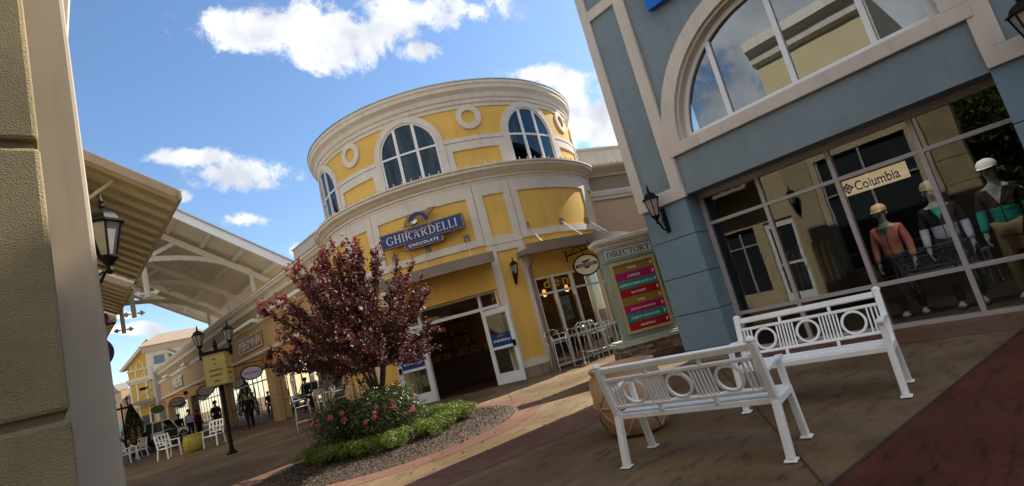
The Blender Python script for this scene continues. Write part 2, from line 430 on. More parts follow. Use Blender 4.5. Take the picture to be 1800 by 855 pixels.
def face(n): return math.atan2(n[0], -n[1])
def frame(o, n):
    n = Vector(n).normalized(); u = Vector((0, 0, 1)).cross(n); z = Vector((0, 0, 1))
    mm = Matrix.Identity(4)
    for i in range(3): mm[i][0] = u[i]; mm[i][1] = z[i]; mm[i][2] = n[i]; mm[i][3] = o[i]
    return mm
LF = frame((0, 0, 0), (0, -1, 0))                        # text frame in local coordinates
def text(name, s, w, h, T, mat, parent, depth=.01, fat=0.0, local=True, spacing=1.0, shear=0):
    cu = bpy.data.curves.new(name, 'FONT'); cu.body = s; cu.extrude = depth/2; cu.offset = fat; cu.resolution_u = 3
    cu.space_character = spacing; cu.shear = shear
    o = bpy.data.objects.new('tmp', cu); COL.objects.link(o); bpy.context.view_layer.update()
    me = bpy.data.meshes.new_from_object(o.evaluated_get(bpy.context.evaluated_depsgraph_get()))
    bpy.data.objects.remove(o); bpy.data.curves.remove(cu)
    n = len(me.vertices); a = np.empty(n*3); me.vertices.foreach_get('co', a); a = a.reshape(-1, 3)
    lo, hi = a[:, :2].min(0), a[:, :2].max(0)
    sx = w/(hi[0]-lo[0]); sy = h/(hi[1]-lo[1])
    a[:, 0] = (a[:, 0]-(lo[0]+hi[0])/2)*sx; a[:, 1] = (a[:, 1]-(lo[1]+hi[1])/2)*sy
    TT = T if local or parent is None else PM[parent.name].inverted() @ T
    TT = np.array(TT); a = a @ TT[:3, :3].T+TT[:3, 3]
    me.vertices.foreach_set('co', a.ravel()); me.name = name
    me.materials.clear(); return finish(name, me, mat, parent)
def off(T, x=0, y=0, z=0): return T @ Matrix.Translation((x, y, z))
def capitals(name, s, w, h, T, mat, parent, depth=.01, local=True, gap=.12):
    """roman capitals with thick and thin strokes and serifs"""
    polys = []; X = [0.0]
    def R_(x0, x1, z0, z1): polys.append([(X[0]+x0, z0), (X[0]+x1, z0), (X[0]+x1, z1), (X[0]+x0, z1)])
    def Q(*p): polys.append([(X[0]+a, b) for a, b in p])
    def stem(x, t=.15): R_(x, x+t, 0, 1); R_(x-.06, x+t+.06, 0, .055); R_(x-.06, x+t+.06, .945, 1)
    def arc(cx, cz, rx, rz, a0, a1, thick=.16, thin=.055, n=14):
        for i in range(n):
            t0, t1 = a0+(a1-a0)*i/n, a0+(a1-a0)*(i+1)/n
            k = lambda t: thin+(thick-thin)*abs(math.cos(t))**1.3
            Q((cx+rx*math.cos(t0), cz+rz*math.sin(t0)), (cx+rx*math.cos(t1), cz+rz*math.sin(t1)), (cx+(rx-k(t1))*math.cos(t1), cz+(rz-k(t1))*math.sin(t1)), (cx+(rx-k(t0))*math.cos(t0), cz+(rz-k(t0))*math.sin(t0)))
    P = math.pi
    for ch in s:
        if ch == 'I': stem(.06); wd = .27
        elif ch == 'D': stem(.06); R_(.2, .36, 0, .055); R_(.2, .36, .945, 1); arc(.34, .5, .46, .5, -P/2, P/2); wd = .80
        elif ch in 'RP': stem(.06); R_(.2, .36, .945, 1); R_(.2, .36, .46, .51); arc(.34, .73, .30, .27, -P/2, P/2, .14); (Q((.30, .48), (.46, .48), (.80, 0), (.63, 0)), R_(.60, .86, 0, .05)) if ch == 'R' else 0; wd = .82
        elif ch == 'E': stem(.06); R_(.2, .60, 0, .06); R_(.2, .58, .94, 1); R_(.2, .48, .48, .535); R_(.55, .60, 0, .22); R_(.53, .58, .78, 1); R_(.44, .48, .4, .62); wd = .62
        elif ch == 'L': stem(.06); R_(.2, .60, 0, .06); R_(.55, .60, 0, .24); wd = .61
        elif ch in 'CG':
            arc(.48, .5, .48, .5, P*.28, P*1.72); R_(.78, .83, .70, .97)
            if ch == 'G': R_(.70, .85, .06, .42); R_(.60, .92, .38, .43)
            wd = .90 if ch == 'G' else .86
        elif ch == 'O': arc(.50, .5, .50, .5, 0, 2*P, n=28); wd = 1.0
        elif ch == 'T': stem(.33); R_(0, .80, .94, 1); R_(0, .05, .76, 1); R_(.75, .80, .76, 1); wd = .80
        elif ch == 'Y': R_(.33, .48, 0, .46); R_(.26, .55, 0, .055); Q((.06, 1), (.23, 1), (.48, .44), (.33, .44)); Q((.70, 1), (.77, 1), (.48, .44), (.40, .44)); R_(-.02, .30, .945, 1); R_(.60, .86, .945, 1); wd = .84
        elif ch == 'H': stem(.06); stem(.62); R_(.2, .63, .47, .53); wd = .84
        elif ch == 'A': Q((.10, 0), (.17, 0), (.45, .85), (.42, 1)); Q((.66, 0), (.84, 0), (.48, 1), (.40, 1)); R_(.24, .64, .30, .36); R_(.0, .28, 0, .05); R_(.58, .92, 0, .05); wd = .92
        else: wd = .4
        X[0] += wd+gap
    tot = X[0]-gap; b = MB()
    for p in polys: b.prism(lambda x, z, k: T @ Vector(((x/tot-.5)*w, (z-.5)*h, k)), p, -depth/2, depth/2)
    return b.build(name, mat, parent, local)
def leaves(pos, nrm, size, rs, aspect=.5, fold=.25):
    """folded leaf blades: 4 verts, 2 triangles each"""
    n = len(pos); a = rs.normal(size=(n, 3)); a -= nrm*(a*nrm).sum(1)[:, None]; a /= np.linalg.norm(a, axis=1)[:, None]+1e-9
    b = np.cross(nrm, a); L_ = (size*(.7+.6*rs.random(n)))[:, None]
    v = np.stack([pos-a*L_*.5, pos+b*L_*aspect*.5+nrm*L_*fold*.5, pos+a*L_*.5, pos-b*L_*aspect*.5+nrm*L_*fold*.5], 1).reshape(-1, 3)
    i = np.arange(n)*4
    f = np.stack([i, i+1, i+2, i, i+2, i+3], 1).reshape(-1, 3)
    return v, f
def npmesh(name, v, f, mat, parent=None, young=None):
    me = bpy.data.meshes.new(name); me.vertices.add(len(v)); me.vertices.foreach_set('co', np.asarray(v, np.float32).ravel())
    nf = len(f); k = f.shape[1]; me.loops.add(nf*k); me.loops.foreach_set('vertex_index', f.ravel().astype(np.int32))
    me.polygons.add(nf); me.polygons.foreach_set('loop_start', np.arange(nf, dtype=np.int32)*k); me.polygons.foreach_set('loop_total', np.full(nf, k, np.int32))
    me.update(calc_edges=True)
    if young is not None:
        at = me.attributes.new('young', 'FLOAT', 'POINT'); at.data.foreach_set('value', np.asarray(young, np.float32))
    return finish(name, me, mat, parent)

# ------------------------------------------------------------------ ground
P_TAN = paving('stamped_tan', (.112, .070, .034), (.200, .140, .082), (.034, .021, .012), .85, (1, 2.6, 1))
P_PUR = paving('stamped_purple', (.120, .060, .040), (.178, .098, .070), (.052, .027, .019), .75, (1, 2.2, 1))
P_RED = paving('stamped_red', (.074, .023, .014), (.112, .040, .025), (.008, .006, .006), 1.0, (1.0, 4.5, 1))
P_MUL = M('mulch_earth', (.075, .052, .036), .95, .4, 9, .8, 40)
def sheet(name, polys, z, mat):
    b = MB()
    for p in polys: b.add([(x, y, z) for x, y in p], [tuple(range(len(p)))])
    return struct(b.build(name, mat))
sheet('ground', [[(-400, -400), (400, -400), (400, 900), (-400, 900)]], 0, P_TAN)
def ringpoly(cx, cy, r0, r1, n=72, sx=1, sy=1):
    P = []
    for i in range(n):
        a, b = 2*math.pi*i/n, 2*math.pi*(i+1)/n
        P.append([(cx+r_*math.cos(t)*sx, cy+r_*math.sin(t)*sy) for r_, t in ((r0, a), (r1, a), (r1, b), (r0, b))])
    return P
ICX, ICY, IR = 4.6, 9.2, 2.28
sheet('paving_ring', ringpoly(ICX, ICY, IR, IR+.46), .004, P_PUR)
def bandY(x): return 5.72-.155*(x-5.0)+.012*(x-5)**2
xs = [(-4+.5*i) for i in range(27)]
sheet('paving_band', [[(a, bandY(a)-.84), (b, bandY(b)-.84), (b, bandY(b)), (a, bandY(a))] for a, b in zip(xs[:-1], xs[1:])], .004, P_PUR)
sheet('paving_strip', [[(8.2, -12), (9.3, -12), (9.3, 4.0), (8.05, 4.0)]], .004, P_PUR)
sheet('paving_field', [[(-30, 6.2), (9.6, .66), (8.14, -12), (-30, -40)]], .006, P_RED)
sheet('paving_front_strip', [[(7.1, 19.3), (8.8, 19.3), (8.8, 62), (7.1, 62)]], .004, P_PUR)
jb = MB()
def joint(a, b, w=.012, z=.009):
    a = Vector((*a, z)); b = Vector((*b, z)); d = (b-a).normalized(); n = Vector((-d.y, d.x, 0))*w/2
    jb.add([a-n, b-n, b+n, a+n], [(0, 1, 2, 3)])
joint((-30, 6.2), (9.6, .66), .03); joint((5.42, 2.81), (3.55, 1.58)); joint((5.42, 2.81), (8.0, 4.55)); joint((3.1, 6.1), (3.6, 5.1), .01, .0085)
joint((8.6, 15.4), (6.0, 12.0)); joint((5.2, 6.4), (5.6, 5.85)); joint((9.2, 11.4), (7.0, 8.6), .008); joint((1, 12.5), (8, 20))
struct(jb.build('paving_joint', M('joint_dark', (.05, .033, .022), .9, .3, 6)))
struct(MB().lathe([(IR, -.02), (IR-.05, .02), (1.2, .07), (.01, .09)], (ICX, ICY, 0), 48).build('mulch_bed', P_MUL, smooth=60))
rs = np.random.RandomState(3)
n = 16000; q = np.sqrt(rs.random(n))*(IR-.03); t = rs.random(n)*2*np.pi
pos = np.stack([ICX+q*np.cos(t), ICY+q*np.sin(t), .095-.09*(q/IR)**2+.012*rs.random(n)], 1)
nr = rs.normal(size=(n, 3))*.5+[0, 0, 1]; nr /= np.linalg.norm(nr, axis=1)[:, None]
v, f = leaves(pos, nr, .036, rs, .45, .3)
struct(npmesh('mulch_chips', v, f, leafmat('mulch_chip', (.024, .018, .013), (.09, .066, .047), (.19, .145, .105), 0, .9)), 'stuff')

# ------------------------------------------------------------------ shared pieces
def lantern(bm_frame, bm_glass, c, k=1.0):
    """six-sided lantern; c = foot of the cup"""
    x, y, z = c
    H = lambda r_, h: (r_*k, h*k)
    bm_glass.lathe([H(.068, .17), H(.142, .49)], c, 6)
    for i in range(6):
        a = math.pi*2*i/6
        bm_frame.tube([(x+.072*k*math.cos(a), y+.072*k*math.sin(a), z+.165*k), (x+.15*k*math.cos(a), y+.15*k*math.sin(a), z+.495*k)], .011*k, 5)
    bm_frame.lathe([H(.02, 0), H(.035, .03), H(.026, .07), H(.05, .11), H(.085, .15), H(.085, .172), H(.06, .175)], c, 12)
    bm_frame.lathe([H(.15, .485), H(.178, .492), H(.178, .508), H(.135, .53), H(.118, .575), H(.085, .61), H(.04, .632), H(.022, .65), H(.034, .675), H(.016, .70), H(.028, .725), H(.012, .75), H(.006, .80)], c, 6)
def wall_lamp(label, loc, n, k=1.0, group='black lantern wall lamps'):
    """origin = middle of the back plate"""
    t = thing('wall_lamp', label, 'wall lamp', loc, face(n), group)
    a = MB(); a.box(-.045*k, .045*k, -.03*k, 0, -.25*k, .25*k)
    a.build('back_plate', BLK, t, True, bevel=.008)
    a = MB()
    a.tube([(0, -.02*k, -.12*k), (0, -.12*k, -.20*k), (0, -.22*k, -.15*k), (0, -.27*k, -.05*k), (0, -.30*k, -.015*k)], .014*k, 7)
    a.tube([(0, -.02*k, .06*k), (0, -.10*k, .05*k), (0, -.15*k, -.03*k), (0, -.10*k, -.09*k), (0, -.06*k, -.04*k), (0, -.09*k, -.01*k)], .010*k, 6)
    a.tube([(0, -.16*k, -.19*k), (0, -.20*k, -.09*k), (0, -.26*k, -.03*k)], .009*k, 6)
    a.build('arm', BLK, t, True, smooth=60)
    fr, gl = MB(), MB(); lantern(fr, gl, (0, -.31*k, -.06*k), k)
    c = fr.build('cage', BLK, t, True, smooth=35); gl.build('glass_shade', LAMPG, c, True)
    return t

# ------------------------------------------------------------------ left corner building (camera stands beside it)
LX = .20
LB = thing('corner_building', 'khaki and beige rendered building with a grooved corner block, cropped at the left edge', 'building', (-6, 8, 0))
b = MB(); fy = pmap((0, 1.72, 0), (0, -1, 0))
for z0, z1 in ((.02, .755), (.775, 1.465), (1.485, 2.175), (2.195, 2.885), (2.905, 6.0)):
    b.box(-.62, .052, 1.72, 2.44, z0, z1)
b.build('corner_block', KHK, LB, bevel=.012)
MB().box(-.61, .04, 1.735, 2.43, 0, 6.0).build('block_groove', M('groove_khaki', (.16, .125, .07), .9, .1), LB)
MB().box(-5, LX, 2.45, 2.6, 0, 8.2).build('end_wall', SMW, LB, bevel=.015)
# street side: rendered wall with door and windows
fl = pmap((LX, 0, 0), (1, 0, 0))       # x = Y
b = MB(); bays = [(7.75, 9.4), (10.2, 12.6), (13.4, 15.8), (18, 19.2), (22.4, 23.6), (27, 28.4), (32, 33.4), (37, 38.4), (42, 43.4), (47, 48.4), (52, 53.4)]
cuts = [(2.8, 5.3), (6.42, 7.4)]+bays; prev = 2.6
for a, c in cuts:
    tp = 8.2 if a < 5 else 6.2; (b.rect(fl, prev, a, 0, tp, -.4, 0) if a < 5 or a > 7.5 else (b.rect(fl, 5.3, 5.7, 0, 8.2, -.4, 0), b.rect(fl, 5.7, a, 0, 6.2, -.4, 0))); b.rect(fl, a, c, 4.1 if a < 3 else 2.75, tp, -.4, 0)
    if a > 7: b.rect(fl, a, c, 0, .45, -.4, 0)
    prev = c
b.rect(fl, prev, 62, 0, 6.2, -.4, 0)
b.build('street_wall', M('cream_stucco', (.52, .43, .26), .85, .08, .8, .2, 80), LB)
b = MB()
for y in (5.9, 9.8, 13.0, 16.5, 20.8, 25.3, 30.2, 35.2, 40.2, 45.2, 50.2): b.rect(fl, y-.42, y+.42, 0, 4.6, 0, .07)
b.build('pilaster', M('khaki_pilaster', (.40, .33, .19), .85, .08, .8, .2, 80), LB)
MB().mold(fl, [(0, 5.1), (.1, 5.15), (.14, 5.3), (.3, 5.5), (.34, 5.7), (0, 5.75)], 2.6, 62).build('cornice', CRM2, LB)
MB().mold(fl, [(0, 7.6), (.2, 7.7), (.25, 7.95), (.5, 8.1), (.5, 8.4), (-.4, 8.45)], 2.6, 5.75).build('cornice', CRM2, LB)
MB().mold(fl, [(0, 6.0), (.2, 6.05), (.3, 6.25), (.3, 6.35), (-.4, 6.4)], 5.75, 62).build('cornice', CRM2, LB)
b = MB(); b.box(-.6, LX-.15, 2.75, 5.35, .02, 4.15); b.build('dark_opening', M('dark_pane', (.03, .035, .04), .08, .3, 1), LB)
b = MB()
for y in (2.8, 4.05, 5.26): b.rect(fl, y-.03, y+.03, 0, 4.1, -.14, -.05)
for z in (.1, 1.0, 2.9): b.rect(fl, 2.83, 4.02, z-.025, z+.025, -.14, -.06); b.rect(fl, 4.08, 5.23, z-.025, z+.025, -.14, -.06)
b.build('window', FRM, LB)
for a, c in bays:
    w = MB()
    for x in np.linspace(a, c, 4): w.rect(fl, x-.035, x+.035, .45, 2.75, -.22, -.12)
    for z in (.48, 2.15, 2.72):
        for x0, x1 in zip(np.linspace(a, c, 4)[:-1], np.linspace(a, c, 4)[1:]): w.rect(fl, x0+.035, x1-.035, z-.03, z+.03, -.21, -.13)
    w = w.build('window', FRM, LB)
    MB().add([fl(a, .45, -.18), fl(c, .45, -.18), fl(c, 2.75, -.18), fl(a, 2.75, -.18)], [(0, 1, 2, 3)]).build('pane', M('dark_pane', (.03, .035, .04), .08, .3, 1), w)
d = MB()
d.rect(fl, 6.42, 6.54, 0, 2.75, -.2, -.1); d.rect(fl, 7.28, 7.4, 0, 2.75, -.2, -.1); d.rect(fl, 6.54, 7.28, 0, .25, -.2, -.1); d.rect(fl, 6.54, 7.28, 2.5, 2.75, -.2, -.1); d.rect(fl, 6.54, 7.28, 1.2, 1.28, -.2, -.1)
d = d.build('door', WHT, LB)
MB().add([fl(6.5, .2, -.15), fl(7.32, .2, -.15), fl(7.32, 2.55, -.15), fl(6.5, 2.55, -.15)], [(0, 1, 2, 3)]).build('pane', MATS['dark_pane'], d)
MB().tube([fl(6.49, 1.02, -.1), fl(6.49, 1.02, -.03), fl(6.60, 1.02, -.03)], .014).build('handle', M('brass', (.6, .4, .12), .3, .1, 5, metal=1), d)
b = MB(); b.box(-5, -.25, 2.7, 5.7, 7.9, 8.0); b.box(-5, -.25, 5.7, 61.9, 6.0, 6.1); b.box(-5, -4.8, 2.7, 62, 0, 6.0); b.box(-5, -.21, 62, 62.2, 0, 6.1); b.box(-5, -.21, 5.4, 5.7, 6.1, 7.9); b.build('roof', BRN, LB)

# corrugated awnings on its street side
def awning(y0, y1, label):
    t = thing('metal_awning', label, 'awning', (LX, (y0+y1)/2, 4.0), 0, 'ribbed metal awnings along the left wall')
    x0, z0, x1, z1 = LX+.02, 4.66, 1.42, 3.97
    nb = int((y1-y0)/.33); vs = []; pr = []
    for i in range(nb):                                 # trapezoid ribs running down the slope
        y = y0+(y1-y0)*i/nb; p = (y1-y0)/nb
        pr += [(y, 0), (y+.46*p, 0), (y+.50*p, .17), (y+.96*p, .17)]
    pr.append((y1, 0)); s_ = Vector((x1-x0, 0, z1-z0)); nrm = Vector((-(z1-z0), 0, x1-x0)).normalized()
    for y, h in pr:
        for k in (0, 1):
            for th in (0, .006): vs.append(Vector((x0, y, z0))+s_*k+nrm*(h+th))
    fs = []
    for i in range(len(pr)-1):
        a = 4*i; c = a+4; fs += [(a, c, c+2, a+2), (a+1, a+3, c+3, c+1), (a+2, c+2, c+3, a+3), (a, a+1, c+1, c)]
    MB().add(vs, fs).build('ribbed_sheet', M('awning_ochre', (.43, .38, .265), .5, .08, 2), t)
    e = MB()
    for y in (y0, y1): e.bar((x0, y, z0+.04), (x1, y, z1+.04), .04, .10)
    e.bar((x1+.02, y0-.025, z1+.02), (x1+.02, y1+.025, z1+.04), .04, .10)
    e.build('edge_frame', M('awning_edge', (.36, .29, .22), .5, .1, 3), t)
    for y in (y0+.3, (y0+y1)/2, y1-.3): MB().bar((LX, y, 3.75), (x0+.62, y, z0-.36), .035, .035).build('strut', M('awning_strut', (.55, .50, .42), .5, .1, 3), t)
    return t
awning(7.05, 11.25, 'nearest ribbed ochre awning, the large one behind the left lantern')
awning(11.95, 14.6, 'second ribbed ochre awning, lower and smaller in view')
awning(15.3, 18.0, 'third ribbed ochre awning, a sliver above the round sign')
wall_lamp('black lantern wall lamp beside the left corner, under the ribbed awning', (LX+.07, 6.1, 2.93), (1, 0, 0))
t = thing('blade_sign', 'dark round sign showing as a sliver at the left wall edge', 'sign', (LX, 14.4, 3.2))
MB().tube([(LX, 14.4, 3.75), (1.35, 14.4, 3.75)], .025).build('bracket', BLK, t)
fb = pmap((.90, 14.4, 0), (0, -1, 0)); MB().torus(fb, 0, 3.15, .001, .36, -.03, .03).build('disc', M('plum_sign', (.06, .012, .05), .5, .1, 3), t)
t = thing('globe_lamp', 'small dark globe lamp above the round sign', 'lamp', (LX, 13.2, 3.9))
MB().tube([(LX, 13.2, 4.0), (.75, 13.2, 3.98)], .02).build('arm', BLK, t)
MB().lathe([(.02, -.14), (.1, -.1), (.14, 0), (.1, .1), (.02, .14)], (1.02, 13.2, 3.66), 14).build('globe', M('plum_globe', (.06, .02, .035), .4, .1, 4), t, smooth=60)
MB().tube([(.75, 13.2, 3.98), (1.02, 13.2, 3.9), (1.02, 13.2, 3.78)], .018).build('stem', BLK, t)

# ------------------------------------------------------------------ blue shop
BX = 8.87
BS = thing('blue_shop_building', 'blue stucco shop with pale trim, arched upper window and wide glass front', 'building', (14, -1, 0))
fb = pmap((BX, 0, 0), (-1, 0, 0))       # x = -Y
TOP = 9.4
# upper wall with arch opening (centre Y 2.47, z 3.9)
AX, AZ0, AR = -2.47, 3.9, 1.93
w = MB()
angs = sorted([math.pi*i/48 for i in range(49)]+[math.atan2(2.7, 2.13), math.pi-math.atan2(2.7, 2.13)])
inn = [(AX+AR*math.cos(a), AZ0+AR*math.sin(a)) for a in angs]; outp = []
for a in angs:
    c_, s_ = math.cos(a), math.sin(a); k = min(2.13/max(1e-6, abs(c_)), 2.7/max(1e-6, s_)); outp.append((AX+k*c_, AZ0+k*s_))
w.strip(fb, inn, outp, -.45, 0)
w.rect(fb, AX-2.13, AX+2.13, 6.6, TOP, -.45, 0)
w.rect(fb, AX-2.13, AX+2.13, 2.97, 3.88, -.45, 0)
w.rect(fb, AX-2.13, AX-1.95, 3.88, 3.9, -.45, 0); w.rect(fb, AX+1.95, AX+2.13, 3.88, 3.9, -.45, 0)
w.rect(fb, -5.60, AX-2.13, 2.97, TOP, -.45, 0); w.rect(fb, AX+2.13, 12, 2.97, TOP, -.45, 0)
w.build('upper_wall', BLU, BS)
# pale trim
t_ = MB()
t_.rect(fb, -5.66, -5.46, 2.93, TOP, -.02, .055); t_.rect(fb, -4.86, -4.62, 3.17, TOP, -.02, .055)
t_.rect(fb, -5.46, -4.62, 2.93, 3.17, -.02, .055); t_.rect(fb, -5.46, -4.86, 7.03, 7.25, -.02, .055)
t_.rect(fb, -.34, -.10, 3.24, TOP, -.02, .055); t_.rect(fb, -.34, 12, 3.0, 3.24, -.02, .055)
t_.build('pale_trim', TRM, BS, bevel=.01)
MB().rect(pmap((0, 5.62, 0), (0, 1, 0)), BX-.02, BX+12, 0, TOP, -.4, -.02).build('side_wall', BLU, BS)
# arch surround, deep reveal, sill
ai = [(AX+1.93*math.cos(a), AZ0+1.93*math.sin(a)) for a in np.linspace(0, math.pi, 49)]
ao = [(AX+2.2*math.cos(a), AZ0+2.2*math.sin(a)) for a in np.linspace(0, math.pi, 49)]
am = [(AX+1.955*math.cos(a), AZ0+1.955*math.sin(a)) for a in np.linspace(0, math.pi, 49)]
MB().strip(fb, ai, ao, .002, .075).build('arch_surround', TRM, BS, smooth=30)
ar = [(AX+1.88*math.cos(a), AZ0+1.88*math.sin(a)) for a in np.linspace(0, math.pi, 49)]
MB().strip(fb, ar, ai, -.3, -.004).build('arch_reveal', TRM, BS, smooth=30)
s_ = MB(); s_.rect(fb, AX-2.2, AX+2.2, 3.69, 3.9, -.01, .075); s_.rect(fb, AX-1.93, AX+1.93, 3.885, 3.93, -.3, -.012); s_.build('sill', TRM, BS, bevel=.012)
win = MB(); G = -.24
aq = [(AX+1.80*math.cos(a), AZ0+1.80*math.sin(a)) for a in np.linspace(0, math.pi, 49)]
win.strip(fb, aq, ar, G-.05, G+.05); win.rect(fb, AX-1.8, AX+1.8, 3.93, 4.02, G-.05, G+.06)
for y in (3.5, 2.41, 1.31):
    h = math.sqrt(max(0, 1.82**2-(-y-AX)**2)); win.rect(fb, -y-.04, -y+.04, 4.02, AZ0+h, G-.05, G+.055)
win = win.build('arched_window', WHF, BS)
MB().archfill(fb, AX, 1.82, 3.95, AZ0, G, 40).build('pane', G_UP, win)
# big blue sign board whose lower corner dips into the picture
sg = thing('shop_sign', 'bright blue sign board, only its lower corner showing at the top edge', 'sign', (BX-.1, 2.5, 6.35))
MB().rect(fb, -4.16, -.9, 6.37, 7.6, .06, .17).build('board', M('sign_blue', (.0, .12, .50), .4, .06, 2), sg)
# ground floor piers with grooved blocks
def pier(y0, y1, side):
    c = MB(); c.rect(fb, -y1+.012, -y0-.012, 0.02, 2.99, -.9, -.014)
    c.build('pier_core', GRV, BS)
    p = MB()
    for z0, z1 in ((.22, .862), (.878, 1.552), (1.568, 2.257), (2.273, 2.97)): p.rect(fb, -y1, -y0, z0, z1, -.56, 0)
    p.build('pier_block', BLUP, BS, bevel=.006)
    q_ = MB()
    k = int(round((y1-y0)/.31)); 
    for i in range(k): q_.rect(fb, -y1+.015+i*(y1-y0-.03)/k+.004, -y1+.015+(i+1)*(y1-y0-.03)/k-.004, 0, .21, -.5, -.006)
    q_.build('pier_base', STB, BS)
pier(4.68, 5.61, 1); pier(-.75, .335, -1); pier(-12, -5, -1)
# shop front
SX = pmap((9.4, 0, 0), (-1, 0, 0)); Y = [4.66, 3.57, 2.435, 1.33, .22]
MB().rect(fb, -4.68, -.335, 2.975, 2.995, -.56, -.002).build('soffit', BRN, BS)
fr = MB()
fr.rect(SX, -4.68, -.3, 2.87, 2.975, -.08, .06)
fr.rect(SX, -4.68, -4.60, .06, 2.87, -.08, .055)
for y in Y[1:4]: fr.rect(SX, -y-.032, -y+.032, .06, 2.87, -.08, .05)
fr.rect(SX, -4.68, -.3, 0, .06, -.08, .06)
for a, c in zip(Y[:-1], Y[1:]):
    a_ = -a+.032 if a < 4.6 else -4.60
    fr.rect(SX, a_, -c-.032, 2.35, 2.41, -.07, .045)
    fr.rect(SX, a_, -c-.032, .64, .70, -.07, .045)
fr = fr.build('shop_front', FRM, BS, bevel=.004)
pn = MB()
for a, c in zip(Y[:-1], Y[1:]):
    for z0, z1 in ((.06, .64), (.70, 2.35), (2.41, 2.87)):
        pn.add([SX(-a, z0, 0), SX(-c, z0, 0), SX(-c, z1, 0), SX(-a, z1, 0)], [(0, 1, 2, 3)])
pn.build('pane', G_STORE, fr)
# inside of the shop
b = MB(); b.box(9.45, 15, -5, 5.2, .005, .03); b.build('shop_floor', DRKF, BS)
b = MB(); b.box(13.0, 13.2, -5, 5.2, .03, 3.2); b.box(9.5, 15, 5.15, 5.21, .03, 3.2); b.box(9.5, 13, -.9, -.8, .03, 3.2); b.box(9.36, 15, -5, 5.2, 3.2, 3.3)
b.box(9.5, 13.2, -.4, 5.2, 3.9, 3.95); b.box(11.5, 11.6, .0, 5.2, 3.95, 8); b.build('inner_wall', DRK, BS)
MB().rect(fb, -5.6, 12, TOP, TOP+.35, -.5, .18).build('parapet', TRM, BS)
b = MB(); b.box(BX+.4, BX+12, -12, 5.2, TOP-.2, TOP); b.box(BX+11.6, BX+12, -12, 5.2, 0, TOP); b.box(BX+.46, BX+11.6, -12, -11.7, 0, TOP-.2); b.build('roof', BRN, BS)
wall_lamp('black lantern wall lamp on the blue pier left of the shop front', (8.865, 5.17, 2.66), (-1, 0, 0), .96)
wall_lamp('black lantern wall lamp at the right edge, on the pale trim', (8.81, -.13, 2.98), (-1, 0, 0), .96)
# sign hanging inside the window
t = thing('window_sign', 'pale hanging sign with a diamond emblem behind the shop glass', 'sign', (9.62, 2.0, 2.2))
fs_ = pmap((9.62, 0, 0), (-1, 0, 0)); MB().rect(fs_, -2.47, -1.58, 2.10, 2.345, -.015, .015).build('board', lit('sign_paper_glow', (.62, .45, .26), .32), t)  # board given a slight glow in place of spot light falling on it
TT = frame((9.60, 1.985, 2.215), (-1, 0, 0))
text('lettering', 'Columbia', .60, .15, TT, M('teal_letter', (.005, .05, .10), .5, .1, 5), t, .006, .012, False)
d = MB()
for i in range(3):
    for j in range(3):
        cx, cz = -2.385+(i-j)*.031, 2.215+(i+j-2)*.031
        d.prism(fs_, [(cx-.026, cz), (cx, cz-.026), (cx+.026, cz), (cx, cz+.026)], .016, .022)
d.build('emblem', MATS['teal_letter'], t)
MB().tube([(9.62, 2.4, 2.34), (9.62, 2.4, 3.2)], .004, 4).build('cable', BLK, t); MB().tube([(9.62, 1.65, 2.34), (9.62, 1.65, 3.2)], .004, 4).build('cable', BLK, t)

# ------------------------------------------------------------------ round yellow corner shop
DX, DY, RU, RL = 12.72, 15.95, 4.92, 5.15
TW = thing('round_tower_shop', 'round yellow corner shop with cream trim, arched windows and a glass door', 'building', (DX, DY, 0))
PC = 218.4
U = cmap(PC, RU); LO = cmap(PC, RL)
ux = lambda d: R(d-PC)*RU
lx = lambda d: R(d-PC)*RL
MB().rect(U, ux(138), ux(335), 5.9, 8.6, -.3, 0, .12).build('upper_wall', YEL, TW, smooth=40)
MB().mold(U, [(-.1, 8.42), (.03, 8.42), (.03, 8.52), (.07, 8.56), (.07, 8.66), (.11, 8.70), (.13, 8.84), (.20, 8.92), (.24, 8.95), (.25, 9.06), (.28, 9.10), (.28, 9.19), (.24, 9.22), (-.3, 9.24)], ux(136), ux(337), .12).build('cornice', CRM2, TW, smooth=28)
MB().mold(U, [(.23, 9.222), (.295, 9.20), (.295, 9.235), (.23, 9.25)], ux(136), ux(337), .12).build('roof_flashing', GAL, TW, smooth=28)
MB().lathe([(RU+.0, 9.1), (RU-.05, 9.2), (.05, 9.3)], (DX, DY, 0), 64).build('roof', BRN, TW)
tr = MB(); wins = (170.3, 218.5, 266.8, 315)
